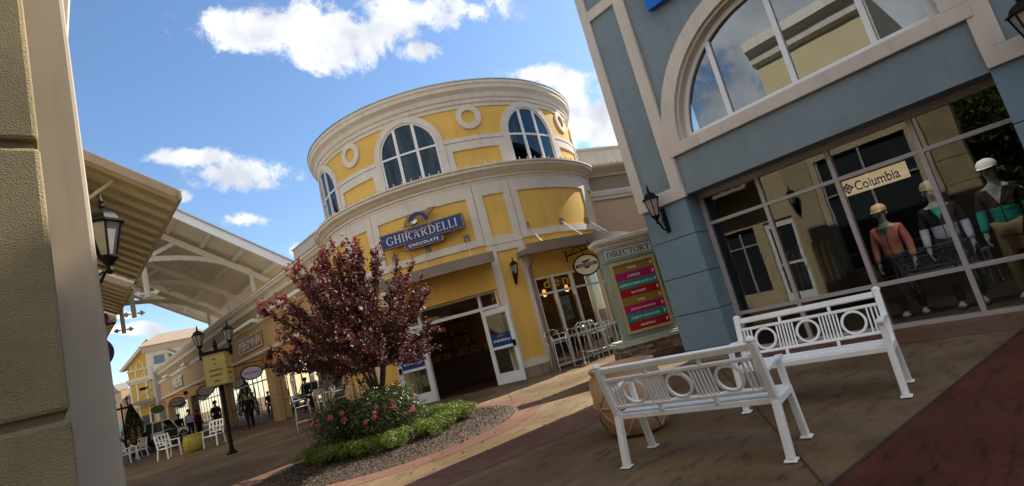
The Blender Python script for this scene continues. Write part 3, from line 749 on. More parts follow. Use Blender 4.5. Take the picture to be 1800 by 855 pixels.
for c in wins:
    x = ux(c)
    a0 = [(x+.93*math.cos(a), 7.42+.93*math.sin(a)) for a in np.linspace(0, math.pi, 37)]
    a1 = [(x+1.13*math.cos(a), 7.42+1.11*math.sin(a)) for a in np.linspace(0, math.pi, 37)]
    s_ = MB(); s_.strip(U, a0, a1, -.01, .085)
    s_.rect(U, x-1.13, x-.93, 6.3, 7.42, -.01, .085); s_.rect(U, x+.93, x+1.13, 6.3, 7.42, -.01, .085)
    s_.build('window_surround', CRM, TW, smooth=30)
    w = MB()
    b0 = [(x+.875*math.cos(a), 7.42+.875*math.sin(a)) for a in np.linspace(0, math.pi, 37)]
    b1 = [(x+.93*math.cos(a), 7.42+.93*math.sin(a)) for a in np.linspace(0, math.pi, 37)]
    w.strip(U, b0, b1, .0, .05)
    for k in (-1, 1): w.rect(U, x+k*.9-.027, x+k*.9+.027, 6.3, 7.42, .0, .05)
    for k in (-.31, .31):
        w.rect(U, x+k-.045, x+k+.045, 6.3, 7.42+math.sqrt(.89**2-k*k), .0, .06)
    for p0, p1 in ((-.873, -.355), (-.265, .265), (.355, .873)): w.rect(U, x+p0, x+p1, 7.37, 7.43, .0, .045)
    w = w.build('arched_window', WHF, TW, smooth=30)
    MB().archfill(U, x, .89, 6.3, 7.42, .012, 24).build('pane', G_DRUM, w, smooth=60)
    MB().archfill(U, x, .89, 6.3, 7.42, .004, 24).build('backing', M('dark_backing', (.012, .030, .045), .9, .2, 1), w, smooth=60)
for i, (a, c) in enumerate(zip(wins[:-1], wins[1:])):
    mid = (a+c)/2; x = ux(mid)
    MB().torus(U, x, 8.1 if i < 2 else 8.15, .22, .40, -.01, .06, 40).build('ring_ornament', CRM, TW, smooth=30)
    x0, x1 = ux(a)+1.13, ux(c)-1.13
    b = MB(); b.rect(U, x0, x1, 7.06, 7.32, -.01, .05); b.rect(U, x0, x1, 7.335, 7.46, -.01, .065)
    b.rect(U, x0, x0+.2, 6.3, 7.06, -.01, .05); b.rect(U, x1-.2, x1, 6.3, 7.06, -.01, .05); b.rect(U, x0+.2, x1-.2, 6.3, 6.5, -.01, .05)
    b.build('panel_trim', CRM, TW, smooth=30)
# lower tier cornice and its metal roof edge with snow guards
MB().mold(LO, [(-.1, 5.86), (.05, 5.86), (.05, 5.93), (.09, 5.95), (.09, 6.02), (.15, 6.05), (.2, 6.12), (.29, 6.16), (.31, 6.18), (.31, 6.25), (.35, 6.27), (.35, 6.32), (-.24, 6.40)], lx(139), lx(300), .12).build('lower_cornice', CRM2, TW, smooth=28)
g = MB()
for d in np.arange(150, 299, 3.0):
    p = LO(lx(d), 6.335, .26); q_ = LO(lx(d), 6.335, .20)
    g.bar(p, p+Vector((0, 0, .085)), .07, .03)
g.build('snow_guard', GAL, TW)
# lower wall: yellow, openings for door and shop front
D0, D1, F0, F1 = 202.6, 236.4, 250.2, 286.6
b = MB()
b.rect(LO, lx(140), lx(D0), .5, 5.9, -.3, 0, .12); b.rect(LO, lx(D1), lx(F0), .5, 5.9, -.3, 0, .12); b.rect(LO, lx(F1), lx(305), .5, 5.9, -.3, 0, .12)
b.rect(LO, lx(D0), lx(D1), 2.66, 5.9, -.3, 0, .12); b.rect(LO, lx(F0), lx(F1), 2.72, 5.9, -.3, 0, .12)
b.build('lower_wall', YEL, TW, smooth=40)
for p, q_ in ((140, D0), (D1, F0), (F1, 305)): MB().rect(LO, lx(p), lx(q_), .30, .5, -.3, .03, .12).build('base_band', CRM, TW, smooth=40)
for p, q_ in ((186, D0), (D1, F0), (F1, 300)):
    k = max(2, int((q_-p)/2.6)); b = MB()
    for i in range(k):
        a0, a1 = p+(q_-p)*i/k, p+(q_-p)*(i+1)/k
        b.rect(LO, lx(a0)+.004, lx(a1)-.004, 0, .296, -.28, .045, .12)
    b.build('stone_base', STB, TW, smooth=40)
b = MB(); W1, W2 = .045, .045
def TRIM(a, c, z0, z1, w=.045): b.rect(LO, lx(a), lx(c), z0, z1, -.01, w, .12)
joints = (149.6, 186.8, 199.8, 236.8, 249.6, 288.4, 301)
for i in range(6):
    a, c = joints[i], joints[i+1]; wide = c-a > 20
    e = .12/RL*57.3
    TRIM(a+.09, c-.09, 5.46, 5.855)
    if wide:
        TRIM(a+.09, c-.09, 3.98, 4.18)
        TRIM(a+.09, a+2.6, 4.18, 5.46); TRIM(c-2.6, c-.09, 4.18, 5.46)
    else:
        TRIM(a+.09, c-.09, 3.93, 4.18); TRIM(a+.09, c-.09, 3.72, 3.915)
        TRIM(a+.09, a+2.9, 4.18, 5.46); TRIM(c-2.6, c-.09, 4.18, 5.46)
        TRIM(a+.3, a+2.9, .5, 3.72); TRIM(c-2.5, c-.2, .5, 3.72)
b.build('panel_trim', CRM, TW, smooth=30)
# canopies: bent metal box with stays
def canopy(a, c, z0, r1, rods):
    m_ = cmap(PC, RL); b = MB()
    b.mold(m_, [(.0, z0+.08), (r1-.06, z0+.02), (r1-.06, z0-.02), (r1, z0-.02), (r1, z0+.27), (r1-.05, z0+.27), (r1-.05, z0+.16), (.0, z0+.22)], lx(a), lx(c), .15)
    cn = b.build('canopy', BRN, TW, smooth=30)
    for d in rods:
        s_ = MB(); p = m_(lx(d), 4.30, .02); q_ = m_(lx(d), z0+.25, r1*.75)
        s_.rect(m_, lx(d)-.09, lx(d)+.09, 4.22, 4.42, .0, .03)
        s_.build('stay_plate', BRN, cn)
        MB().tube([p, q_], .014, 6).build('stay', M('stay_grey', (.48, .46, .44), .5, .1, 4), cn)
canopy(202.2, 237.2, 3.36, .95, (206, 218.4, 231.5))
canopy(246.2, 298.5, 3.34, 1.0, (252.5, 267.5, 283))
ds = MB(); p0 = LO(lx(248.6), 3.36, .85)
ds.tube([p0, LO(lx(248.8), 3.2, .5), LO(lx(248.9), 3.0, .12), LO(lx(248.9), .45, .1)], .05, 8); ds.lathe([(.075, 0), (.075, .45), (.05, .5)], tuple(LO(lx(248.9), 0, .1)), 10)
ds.build('downspout', BRN, TW, smooth=40)
# flat door screen
DN = Vector((math.cos(R(219.6)), math.sin(R(219.6)), 0)); DO = Vector((DX, DY, 0))+DN*4.86
fd = pmap(DO, DN)
f_ = MB()
for x0, x1 in ((-1.52, -1.44), (-.98, -.90), (.90, .98), (1.44, 1.52)): f_.rect(fd, x0, x1, 0, 2.66, -.1, .05)
for x0, x1 in ((-1.44, -.98), (-.90, .90), (.98, 1.44)):
    f_.rect(fd, x0, x1, 2.16, 2.25, -.09, .045); f_.rect(fd, x0, x1, 2.6, 2.66, -.09, .045)
for x0, x1 in ((-1.44, -.98), (.98, 1.44)): f_.rect(fd, x0, x1, 0, .2, -.09, .045)
f_ = f_.build('door_frame', WHF, TW, bevel=.004)
p_ = MB()
for x0, x1, z0, z1 in ((-1.44, -.98, .2, 2.16), (.98, 1.44, .2, 2.16), (-1.44, -.98, 2.25, 2.6), (-.9, .9, 2.25, 2.6), (.98, 1.44, 2.25, 2.6)):
    p_.add([fd(x0, z0, 0), fd(x1, z0, 0), fd(x1, z1, 0), fd(x0, z1, 0)], [(0, 1, 2, 3)])
p_.build('pane', G_STORE, f_)
b = MB()
for s_ in (-1, 1):
    x0, x1 = sorted((s_*1.52, s_*1.75)); b.rect(fd, x0, x1, 0, 2.66, -.1, .02)
b.build('door_jamb', CRM, TW)
b = MB(); b.rect(fd, -1.5, 1.5, 2.655, 2.68, -.2, .4); b.build('door_soffit', YEL, TW)
def leaf(hx, ang, flip):
    """open door leaf; hinge at hx, swung outwards"""
    h = fd(hx, 0, .06); n0 = math.atan2(DN.y, DN.x)
    d = Vector((math.cos(ang), math.sin(ang), 0)); nrm = d.cross(Vector((0, 0, 1)))
    if nrm.dot(-h) < 0: nrm = -nrm
    m_ = lambda x, z, w: h+d*x+nrm*w+Vector((0, 0, z))
    L_ = .90; b = MB()
    for x0, x1, z0, z1 in ((0, .12, .02, 2.13), (L_-.12, L_, .02, 2.13), (.12, L_-.12, .02, .32), (.12, L_-.12, 1.98, 2.13), (.12, L_-.12, .98, 1.06)): b.rect(m_, x0, x1, z0, z1, -.025, .025)
    lf = b.build('door_leaf', WHF, TW, bevel=.004)
    p_ = MB()
    for z0, z1 in ((.32, .98), (1.06, 1.98)): p_.add([m_(.12, z0, 0), m_(L_-.12, z0, 0), m_(L_-.12, z1, 0), m_(.12, z1, 0)], [(0, 1, 2, 3)])
    p_.build('pane', G_STORE, lf)
    MB().rect(m_, .12, L_-.12, 1.065, 1.42, .008, .016).build('blue_poster', NAVY, lf)
    # writing faces the visitor
    u = Vector((0, 0, 1)).cross(nrm); T = frame(m_(L_/2, 1.22, .02), nrm)
    text('lettering', 'GHIRARDELLI', .54, .065, T, WLET, lf, .004, .01, False)
    e = MB(); T2 = lambda x, z, w: m_(L_/2, 1.34, .018)+u*x+nrm*w+Vector((0, 0, z))
    e.prism(T2, [(-.16, -.01), (-.06, .045), (0, .055), (.08, .045), (.17, .012), (.06, -.012), (0, -.035), (-.06, -.02)], 0, .004); e.build('eagle_emblem', BRNZ, lf)
    hb = MB(); hb.rect(m_, .12, L_-.05, .99, 1.05, .03, .06); hb.build('push_bar', WHF, lf)
    MB().rect(m_, L_-.10, L_-.02, 1.0, 1.16, .026, .09).build('latch', BLK, lf)
ga = math.atan2(11.35-12.22, 9.96-9.61)
leaf(.92, ga, 1)
leaf(-.92, math.atan2(.507, -.79), -1)
# curved shop front
LF2 = cmap(PC, RL-.08); fx = lambda d: R(d-PC)*(RL-.08)
f_ = MB(); ms = (250.3, 257.2, 265.6, 274, 282.2, 286.5)
for d in ms: f_.rect(LF2, fx(d)-.035, fx(d)+.035, .06, 2.72, -.08, .05)
for a, c in zip(ms[:-1], ms[1:]):
    for z in (.09, .82, 2.2, 2.69): f_.rect(LF2, fx(a)+.035, fx(c)-.035, z-.03, z+.03, -.07, .042, .15)
f_ = f_.build('curved_shop_front', WHF, TW, smooth=30)
p_ = MB(); n_ = 24
for i in range(n_):
    a, c = ms[0]+(ms[-1]-ms[0])*i/n_, ms[0]+(ms[-1]-ms[0])*(i+1)/n_
    p_.add([LF2(fx(a), .06, 0), LF2(fx(c), .06, 0), LF2(fx(c), 2.72, 0), LF2(fx(a), 2.72, 0)], [(0, 1, 2, 3)])
p_.build('pane', G_STORE, f_, smooth=60)
b = MB(); b.rect(LF2, fx(250.8), fx(285.8), .5, .79, -.02, -.01, .12); b.build('window_banner', NAVY, f_, smooth=60)
b = MB(); b.rect(LF2, fx(259.2), fx(264.2), 1.28, 2.02, -.24, -.2, .2); ps = b.build('hanging_poster', M('poster_sky', (.25, .48, .60), .5, .5, 9, two=(.65, .72, .72)), f_)
b = MB(); b.torus(LF2, fx(261), 1.68, .001, .10, -.198, -.19, 14); b.prism(LF2, [(fx(260.4), 1.6), (fx(261), 1.38), (fx(261.7), 1.6)], -.198, -.19); b.torus(LF2, fx(262.6), 1.5, .001, .09, -.198, -.19, 12); b.build('poster_picture', M('poster_fruit', (.65, .42, .10), .5, .5, 30, two=(.5, .12, .08)), ps)
text('window_lettering', 'den', .9, .30, frame(LF2(fx(258.2), 2.50, .03), (math.cos(R(258.2)), math.sin(R(258.2)), 0)), M('yellow_letter', (.65, .5, .05), .6, .1, 5), f_, .004, -.005, False, 1.3)
# dim interior
b = MB()
fi = pmap(Vector((DX, DY, 0))+DN*.3, DN)
b.rect(fi, -4.6, 4.6, 0.02, 3.3, -.1, 0); b.build('inner_wall', M('shop_back', (.16, .095, .035), .9, .5, 1.4), TW)
b = MB(); b.lathe([(RL-.3, 3.3), (RL-.3, 3.36)], (DX, DY, 0), 48); b.build('inner_ceiling', DRK, TW)
b = MB(); b.lathe([(RL-.3, .006), (RL-.3, .02)], (DX, DY, 0), 48); b.build('shop_floor', M('wood_dark', (.045, .025, .015), .5, .3, 3), TW)
fc = pmap(Vector((DX, DY, 0))+DN*1.5, DN)
cn = MB(); cn.rect(fc, -3, 3, .02, .95, -.5, 0); cn.rect(fc, -3.02, 3.02, .95, 1.0, -.52, .03); cn = cn.build('counter', M('counter_wood', (.05, .028, .016), .5, .3, 3), TW)
b = MB()
for i in range(34):
    x = rnd.uniform(-2.8, 2.8); h = rnd.uniform(.06, .3); w_ = rnd.uniform(.04, .14); b.rect(fc, x-w_, x+w_, 1.0, 1.0+h, -.4+rnd.uniform(0, .1), -.1)
struct(b.build('counter_goods', M('goods', (.22, .13, .05), .6, .9, 9), cn), 'stuff')
b = MB()
for z in (1.3, 1.75, 2.2):
    for k in (-1, 1): b.rect(fi, k*1.3-.9, k*1.3+.9, z, z+.03, .01, .3)
sh = b.build('shelf', M('counter_wood', (.05, .03, .02)), TW)
b = MB()
for z in (1.33, 1.78, 2.23):
    for i in range(16):
        x = rnd.choice((-1, 1))*1.3+rnd.uniform(-.8, .8); h = rnd.uniform(.08, .3); b.rect(fi, x-.05, x+.05, z, z+h, .05, .25)
struct(b.build('shelf_goods', MATS['goods'], sh), 'stuff')
wl = lit('pendant_glow', (1.0, .42, .09), .55)
for i, (d, r_) in enumerate(((253.6, 4.3), (259.5, 4.2), (271.5, 4.3))):
    p = Vector((DX+r_*math.cos(R(d)), DY+r_*math.sin(R(d)), 0))
    t = thing('pendant_lamp', ('small glowing pendant lamp behind the left pane of the curved shop front', 'small glowing pendant lamp above the hanging poster', 'small glowing pendant lamp right of the hanging poster, under the oval sign')[i], 'lamp', (p.x, p.y, 3.3), 0, 'pendant lamps in the corner shop')
    MB().tube([(0, 0, 0), (0, 0, -.9)], .008, 5).build('cord', BLK, t, True)
    MB().lathe([(.03, -.9), (.06, -.94), (.055, -1.12), (.03, -1.13)], n=12).build('glow_shade', wl, t, True, smooth=40)
    pl = bpy.data.lights.new('pendant_bulb', 'POINT'); pl.energy = 3.5; pl.color = (1, .66, .32); pl.shadow_soft_size = .06
    po_ = bpy.data.objects.new('pendant_bulb', pl); COL.objects.link(po_); po_.parent = t; po_.location = (0, 0, -1.25)

# name board over the door
NB_ = Vector((math.cos(R(218.3)), math.sin(R(218.3)), 0)); NO = Vector((DX, DY, 0))+NB_*(RL+.06)
t = thing('name_board', 'dark blue name board with a bronze eagle above the glass door', 'sign', NO+Vector((0, 0, 4.8)), face(NB_))
zc = .02
b = MB(); b.rect(lmap, -1.29, 1.29, -.23, .23, .02, .19); b.rect(lmap, -.62, .62, -.42, -.235, .06, .17); b.build('board_edge', BRNZ, t, True, bevel=.015)
b = MB(); b.rect(lmap, -1.25, 1.25, -.19, .19, .185, .20)
arc = [(-.56, -.24)]+[(-.56+.10-.10*math.cos(a), -.28-.10*math.sin(a)) for a in np.linspace(0, math.pi/2, 6)]+[(.46+.10*math.sin(a), -.28-.10*math.cos(a)) for a in np.linspace(0, math.pi/2, 6)]+[(.56, -.24)]
b.prism(lmap, arc, .168, .182); b.build('board_face', NAVY, t, True)
capitals('lettering', 'GHIRARDELLI', 2.2, .25, off(LF, 0, -.01, .207), LET, t, .014, gap=.16)
text('lettering', 'CHOCOLATE', .92, .085, off(LF, 0, -.305, .186), WLET, t, .01, .02, spacing=1.3)
emap = lambda x, z, w: lmap(x, z+.085, w)
e = MB()
e.prism(emap, [(-.50, .19), (-.42, .36), (-.30, .47), (-.16, .42), (-.05, .33), (-.08, .22), (-.24, .16), (-.36, .20)], .12, .20)
e.prism(emap, [(.12, .36), (.20, .50), (.38, .56), (.56, .54), (.45, .46), (.36, .38), (.26, .30)], .12, .19)
e.strip(emap, [(-.30+.40*math.cos(a)+.22, .17+.14*math.sin(a)-.02) for a in np.linspace(math.pi, 2*math.pi, 12)], [(-.30+.44*math.cos(a)+.22, .14+.17*math.sin(a)-.02) for a in np.linspace(math.pi, 2*math.pi, 12)], .19, .215)
e.strip(emap, [(-.02+.17*math.cos(a), .24+.13*math.sin(a)) for a in np.linspace(.2, math.pi, 12)], [(-.02+.20*math.cos(a), .24+.16*math.sin(a)) for a in np.linspace(.2, math.pi, 12)], .15, .2)
eg = e.build('eagle_emblem', BRNZ, t, True)
MB().strip(emap, [(-.02+.21*math.cos(a), .25+.17*math.sin(a)) for a in np.linspace(-.1, math.pi*.95, 14)], [(-.02+.30*math.cos(a), .25+.28*math.sin(a)) for a in np.linspace(-.1, math.pi*.95, 14)], .16, .215).build('arc_ribbon', M('ribbon_blue', (.03, .025, .16), .5, .1), eg, True)
MB().prism(emap, [(-.25, .30), (-.19, .27), (-.10, .315), (-.04, .32), (-.05, .24), (-.13, .20), (-.21, .24)], .20, .225).build('eagle_head', WLET, eg, True)
b = MB()
for k in (-1, 1):
    pts = [Vector((k*(.66+.13*math.cos(a)*(1-a/8)), -.12, -.275-.05*math.sin(a)*(1-a/8))) for a in np.linspace(math.pi, 0-1.5, 12)]
    b.tube(pts, .014, 5)
b.build('scroll', BRNZ, t, True)
# lamp by the door, oval blade sign
PL = LO(lx(243.6), 2.86, .012)
wall_lamp('small black lantern wall lamp on the narrow yellow panel right of the glass door', PL, (math.cos(R(243.6)), math.sin(R(243.6)), 0), .8)
bn = Vector((math.cos(R(265)), math.sin(R(265)), 0)); bo = Vector((DX, DY, 0))+bn*RL
t = thing('oval_sign', 'cream oval hanging sign with a navy band on a black scroll bracket', 'sign', bo+Vector((0, 0, 3.1)), 0)
sp = bo+bn*.75+Vector((0, 0, 2.72)); sn = Vector((-.62, -.78, 0))
b = MB(); b.tube([bo+Vector((0, 0, 3.17)), bo+bn*1.25+Vector((0, 0, 3.17))], .022, 7)
b.bar(bo+bn*.02+Vector((0, 0, 3.0)), bo+bn*.02+Vector((0, 0, 3.34)), .1, .03)
pts = [bo+bn*(.25+.5*u_)+Vector((0, 0, 3.18+.16*math.sin(u_*math.pi))) for u_ in np.linspace(0, 1, 9)]; b.tube(pts, .014, 6)
pts = [bo+bn*(1.0+.11*math.cos(a))+Vector((0, 0, 3.28+.11*math.sin(a))) for a in np.linspace(-1.5, 4, 12)]; b.tube(pts, .013, 6)
b.tube([sp+Vector((0, 0, .45)), sp+Vector((0, 0, .3))], .012, 5)
b.build('bracket', BLK, t)
fo = pmap((sp.x, sp.y, 0), sn)
def oval(b_, rx, rz, cz, w0, w1, n=28): b_.prism(fo, [(rx*math.cos(a), cz+rz*math.sin(a)) for a in np.linspace(0, 2*math.pi, n, endpoint=False)], w0, w1); return b_
oval(MB(), .41, .33, 2.72, -.035, .035).build('rim', BLK, t)
oval(MB(), .365, .285, 2.72, -.04, .04).build('face', M('cream_face', (.62, .56, .42), .6, .06, 4), t)
b = MB(); b.rect(fo, -.33, .33, 2.68, 2.77, .041, .047); b.prism(fo, [(-.1, 2.67), (-.05, 2.62), (.05, 2.62), (.1, 2.67)], .041, .047); b.build('navy_band', M('navy_dark', (.012, .012, .05), .5, .1), t)
text('lettering', 'GHIRARDELLI', .56, .05, frame(fo(0, 2.725, .049), sn), MATS['cream_face'], t, .003, .012, False)
b = MB(); b.prism(fo, [(-.14, 2.80), (-.06, 2.86), (0, 2.845), (.08, 2.875), (.15, 2.84), (.05, 2.80), (0, 2.785)], .041, .046); b.build('eagle_emblem', M('navy_dark', (.01, .01, .05)), t)

# wing to the right of the tower
WG = thing('side_wing', 'peach and taupe wing between the round tower and the blue shop', 'building', (18, 10.5, 0))
wn = Vector((-.29, -.957, 0)); fwg = pmap((15.0, 11.45, 0), wn)
b = MB(); b.rect(fwg, 0, 12, 0, 5.12, -.4, 0); b.build('lower_wall', PKB, WG)
b = MB(); b.rect(fwg, 0, 12, 5.48, 6.1, -.4, 0); b.build('upper_wall', M('taupe_wall', (.36, .28, .21), .85, .06, .8, .15, 80), WG)
b = MB(); b.mold(fwg, [(-.4, 5.12), (.06, 5.12), (.06, 5.22), (.09, 5.26), (.09, 5.4), (.06, 5.44), (.06, 5.48), (-.4, 5.48)], 0, 12); b.build('string_course', CRM, WG)
b = MB(); b.mold(fwg, [(-.4, 6.0), (.05, 6.0), (.08, 6.12), (.2, 6.2), (.3, 6.25), (.35, 6.32), (.35, 6.38), (-.4, 6.45)], 0, 12); b.build('cornice', CRM2, WG)
b = MB(); b.rect(fwg, -.5, 12, 6.3, 7.4, -1.6, -.9); b.rect(fwg, -.5, 12, 7.4, 7.48, -1.65, -.84); b.build('parapet', CRM, WG)
b = MB()
for x in np.arange(.2, 8, .27): b.rect(fwg, x, x+.03, 6.40, 6.47, .2, .25)
b.build('snow_guard', GAL, WG)
MB().rect(fwg, .02, 12, 0, 6.0, -8, -.42).build('body', PKB, WG)

# ------------------------------------------------------------------ long tan shop row
PX = 8.6
SR = thing('shop_row_building', 'long tan single-storey shop row with cream cornice, running back from the round tower', 'building', (14, 40, 0))
fp = pmap((PX, 0, 0), (-1, 0, 0))        # x = -Y
Y0, Y1 = 18.6, 62.5
b = MB(); b.rect(fp, -Y1, -Y0, 3.62, 5.02, -.4, 0); b.build('sign_wall', TAN, SR)
b = MB(); b.rect(fp, -Y1, -Y0, 5.26, 5.95, -.4, 0); b.build('frieze_wall', TAN2, SR)
MB().mold(fp, [(-.4, 5.0), (.05, 5.0), (.10, 5.08), (.10, 5.2), (.14, 5.26), (-.4, 5.30)], -Y1, -Y0).build('string_course', CRM2, SR)
MB().mold(fp, [(-.4, 3.5), (.05, 3.5), (.08, 3.55), (.08, 3.66), (-.4, 3.70)], -Y1, -Y0).build('string_course', CRM2, SR)
MB().mold(fp, [(-.4, 5.88), (.04, 5.88), (.08, 5.95), (.1, 6.05), (.2, 6.15), (.3, 6.2), (.35, 6.3), (.40, 6.33), (.40, 6.42), (-.4, 6.46)], -Y1, -Y0).build('cornice', CRM2, SR)
b = MB(); b.rect(fp, -Y1, -Y0, 6.425, 6.45, .33, .42)
for y in np.arange(19, 44, .3): b.rect(fp, -y, -y+.03, 6.45, 6.52, .30, .34)
b.build('snow_guard', GAL, SR)
for a, c in ((20.6, 27.9), (29.0, 34.5), (47.0, 48.4), (55.5, 57.5)):
    b = MB(); b.mold(fp, [(.05, 5.08), (.42, 5.16), (.44, 5.30), (.36, 5.34), (.05, 5.26)], -c, -a); b.build('light_shelf', M('shelf_white', (.72, .70, .66), .4, .05, 2), SR)
cols = [(19.6, 20.4), (28.45, 29.55), (38.6, 39.9), (49.2, 50.5), (60.0, 61.3)]
for a, c in cols:
    b = MB()
    for z0, z1 in ((.0, .62), (.63, 1.25), (1.26, 1.88), (1.89, 2.78)): b.rect(fp, -c, -a, z0, z1, -.5, -.02)
    b.build('column', TAN, SR, bevel=.01)
b = MB(); prev = Y0
b.rect(fp, -Y1, -Y0, 2.78, 3.5, -.42, -.04); b.build('transom_wall', ORG, SR)
for (a, c), (a2, c2) in zip(cols[:-1], cols[1:]):
    y0, y1 = c, a2; w = MB(); G = -.30
    k = max(3, int(round((y1-y0)/.95)))
    for i in range(k+1):
        y = y0+(y1-y0)*i/k; w.rect(fp, -y-.03, -y+.03, 0, 2.78, G-.04, G+.015)
    for i in range(k):
        a0, a1 = y0+(y1-y0)*i/k+.03, y0+(y1-y0)*(i+1)/k-.03
        for z in (.06, .95, 2.2, 2.74):
            if z == .95 and i % 4 == 2: continue
            w.rect(fp, -a1, -a0, z-.035, z+.035, G-.035, G+.012)
    w = w.build('shop_front', M('steel_frame', (.085, .10, .115), .4, .1, 3), SR)
    MB().add([fp(-y0, 0, G), fp(-y1, 0, G), fp(-y1, 2.78, G), fp(-y0, 2.78, G)], [(0, 1, 2, 3)]).build('pane', G_REF, w)
b = MB(); b.rect(fp, -Y1, -Y0, 0, 3.4, -4.2, -4.1); b.rect(fp, -Y1, -Y0, 3.3, 3.4, -4.1, -.42); b.build('inner_wall', DRK, SR)
b = MB(); b.rect(fp, -Y1, -Y0, 6.0, 6.2, -14, -.4); b.rect(fp, -Y1, -Y0, 0, 6.0, -14, -4.3); b.build('body', TAN2, SR)
b = MB(); b.rect(fp, -Y1-1.0, -Y1, 0, 6.9, -1.5, .35); b.build('end_pier', M('grey_pier', (.36, .35, .33), .8, .08, 1), SR)
b = MB(); b.rect(pmap((10, 0, 0), (-1, 0, 0)), -26.5, -18.2, 6.1, 8.05, -8, 0); b.rect(pmap((10, 0, 0), (-1, 0, 0)), -26.55, -18.2, 8.05, 8.12, -8, .05); b.build('roof_parapet', M('pale_grey_panel', (.50, .48, .45), .7, .06, 1), SR)
b = MB(); b.rect(fp, -28.42, -28.08, 3.05, 3.32, -.04, .2); b.build('speaker_box', BLK, SR)
b = MB(); b.rect(fp, -50.4, -50.1, 3.05, 3.32, -.04, .2); b.build('speaker_box', BLK, SR)
# wall signs
t = thing('store_sign', 'framed brown store sign with raised letters on the tan wall', 'sign', (PX, 31.1, 4.3), face((-1, 0, 0)))
b = MB(); b.rect(lmap, -2.2, 2.2, -.40, .40, 0, .06); b.build('board', M('sign_rose', (.17, .065, .045), .6, .1, 3), t, True)
b = MB()
for x0, x1, z0, z1 in ((-2.2, 2.2, .33, .41), (-2.2, 2.2, -.41, -.33), (-2.2, -2.12, -.33, .33), (2.12, 2.2, -.33, .33)): b.rect(lmap, x0, x1, z0, z1, .05, .1)
b.build('sign_frame', M('sign_rim', (.45, .33, .24), .6, .1, 3), t, True)
text('lettering', 'PERFUMANIA', 3.9, .52, off(LF, 0, 0, .08), M('sign_cream', (.50, .38, .29), .5, .1), t, .03, .01)
t = thing('store_lettering', 'pale raised store letters high on the far tan wall', 'sign', (PX, 52.8, 4.3), face((-1, 0, 0)))
text('lettering', 'NINE WEST', 4.3, .85, off(LF, 0, 0, .06), M('letter_pale', (.62, .60, .55), .5, .05), t, .08, .02)
b = MB(); b.rect(lmap, -2.2, 2.2, -.47, -.43, 0, .04); b.build('rail', BRN, t, True)
def oval_sign(label, Yc, col, words, txc, proj=1.15, X0=PX):
    t = thing('hanging_sign', label, 'sign', (X0, Yc, 3.1), face((-1, 0, 0)), 'oval signs hanging over the walkway')
    b = MB(); b.tube([(0, 0, .08), (0, -proj-.25, .08)], .022, 6); b.tube([(0, 0, -.12), (0, 0, .28)], .022, 6)
    for y in (-.35, -.9): b.tube([(0, y, .08), (0, y, -.1)], .012, 5)
    b.build('bracket', BLK, t, True)
    side = lambda x, z, w: Vector((w, -proj/2-.05+x*-1.0+.0, z))
    # board faces along the row; x runs outwards from the wall
    fd_ = lambda x, z, w: Vector((w, -.62+x, z))
    el = lambda rx, rz, w: [(rx*math.cos(a), -.42+rz*math.sin(a)) for a in np.linspace(0, 2*math.pi, 26, endpoint=False)]
    MB().prism(fd_, el(.54, .36, 0), -.03, .03).build('rim', BLK, t, True)
    fc_ = MB().prism(fd_, el(.48, .30, 0), -.036, .036).build('face', col, t, True)
    if words:
        T = Matrix(((0, 0, 1, .04), (1, 0, 0, -.62), (0, 1, 0, -.42), (0, 0, 0, 1)))
        text('lettering', words, .78, .10, T, txc, fc_, .004, .005)
    return t
PURP = M('sign_plum', (.10, .03, .12), .5, .1)
LAV = M('sign_lavender', (.40, .38, .46), .6, .05)
oval_sign('lavender oval hanging sign under the framed brown store sign', 29.6, LAV, 'PERFUMANIA', PURP)
oval_sign('grey oval hanging sign partly hidden behind the yellow sign box', 40.4, M('sign_grey', (.45, .44, .43), .6, .05), '', PURP)
oval_sign('grey oval hanging sign below the far pale store letters', 51.0, M('sign_pink_grey', (.42, .38, .40), .6, .05), 'NINE WEST', DLET)
oval_sign('dark green oval hanging sign farthest along the row', 61.2, M('sign_green', (.03, .07, .02), .6, .1), '', DLET, 1.3)

# ------------------------------------------------------------------ gabled canopy over the walkway
CN = thing('canopy_roof', 'white gabled canopy roof on arched trusses spanning the walkway', 'canopy', (4.3, 37, 6))
RX, RZ, SLP, EX = 4.3, 11.75, .632, 7.0
CW = M('canopy_white', (.76, .735, .67), .55, .05, 1.2); CWB = M('canopy_fascia', (.74, .74, .72), .45, .04, 1.2)
def roofp(x, y, dz=0): return Vector((x, y, RZ-SLP*abs(x-RX)+dz))
GY0, GY1 = 28.3, 46
b = MB()
for s_ in (-1, 1):
    x1 = RX+s_*EX
    v_ = [roofp(RX, GY0), roofp(x1, GY0), roofp(x1, GY1), roofp(RX, GY1)]
    b.add(v_+[p+Vector((0, 0, .08)) for p in v_], [(0, 1, 2, 3), (7, 6, 5, 4), (0, 4, 5, 1), (1, 5, 6, 2), (2, 6, 7, 3), (3, 7, 4, 0)])
b.build('roof_deck', M('deck_boards', (.76, .72, .63), .6, .10, 1, .3, 6, stretch=(.4, 6, .4)), CN)
b = MB()
for y in (GY0-.06, GY1+.06):
    for s_ in (-1, 1): b.bar(roofp(RX, y, -.12), roofp(RX+s_*EX, y, -.12), .1, .48, (0, 0, 1))
for s_ in (-1, 1): b.bar(roofp(RX+s_*EX, GY0, -.1), roofp(RX+s_*EX, GY1, -.1), .1, .35)
b.build('fascia', CWB, CN)
MB().bar(roofp(RX, GY0-.1, .12), roofp(RX+EX, GY0-.1, .12), .2, .05).build('roof_edge', GAL, CN)
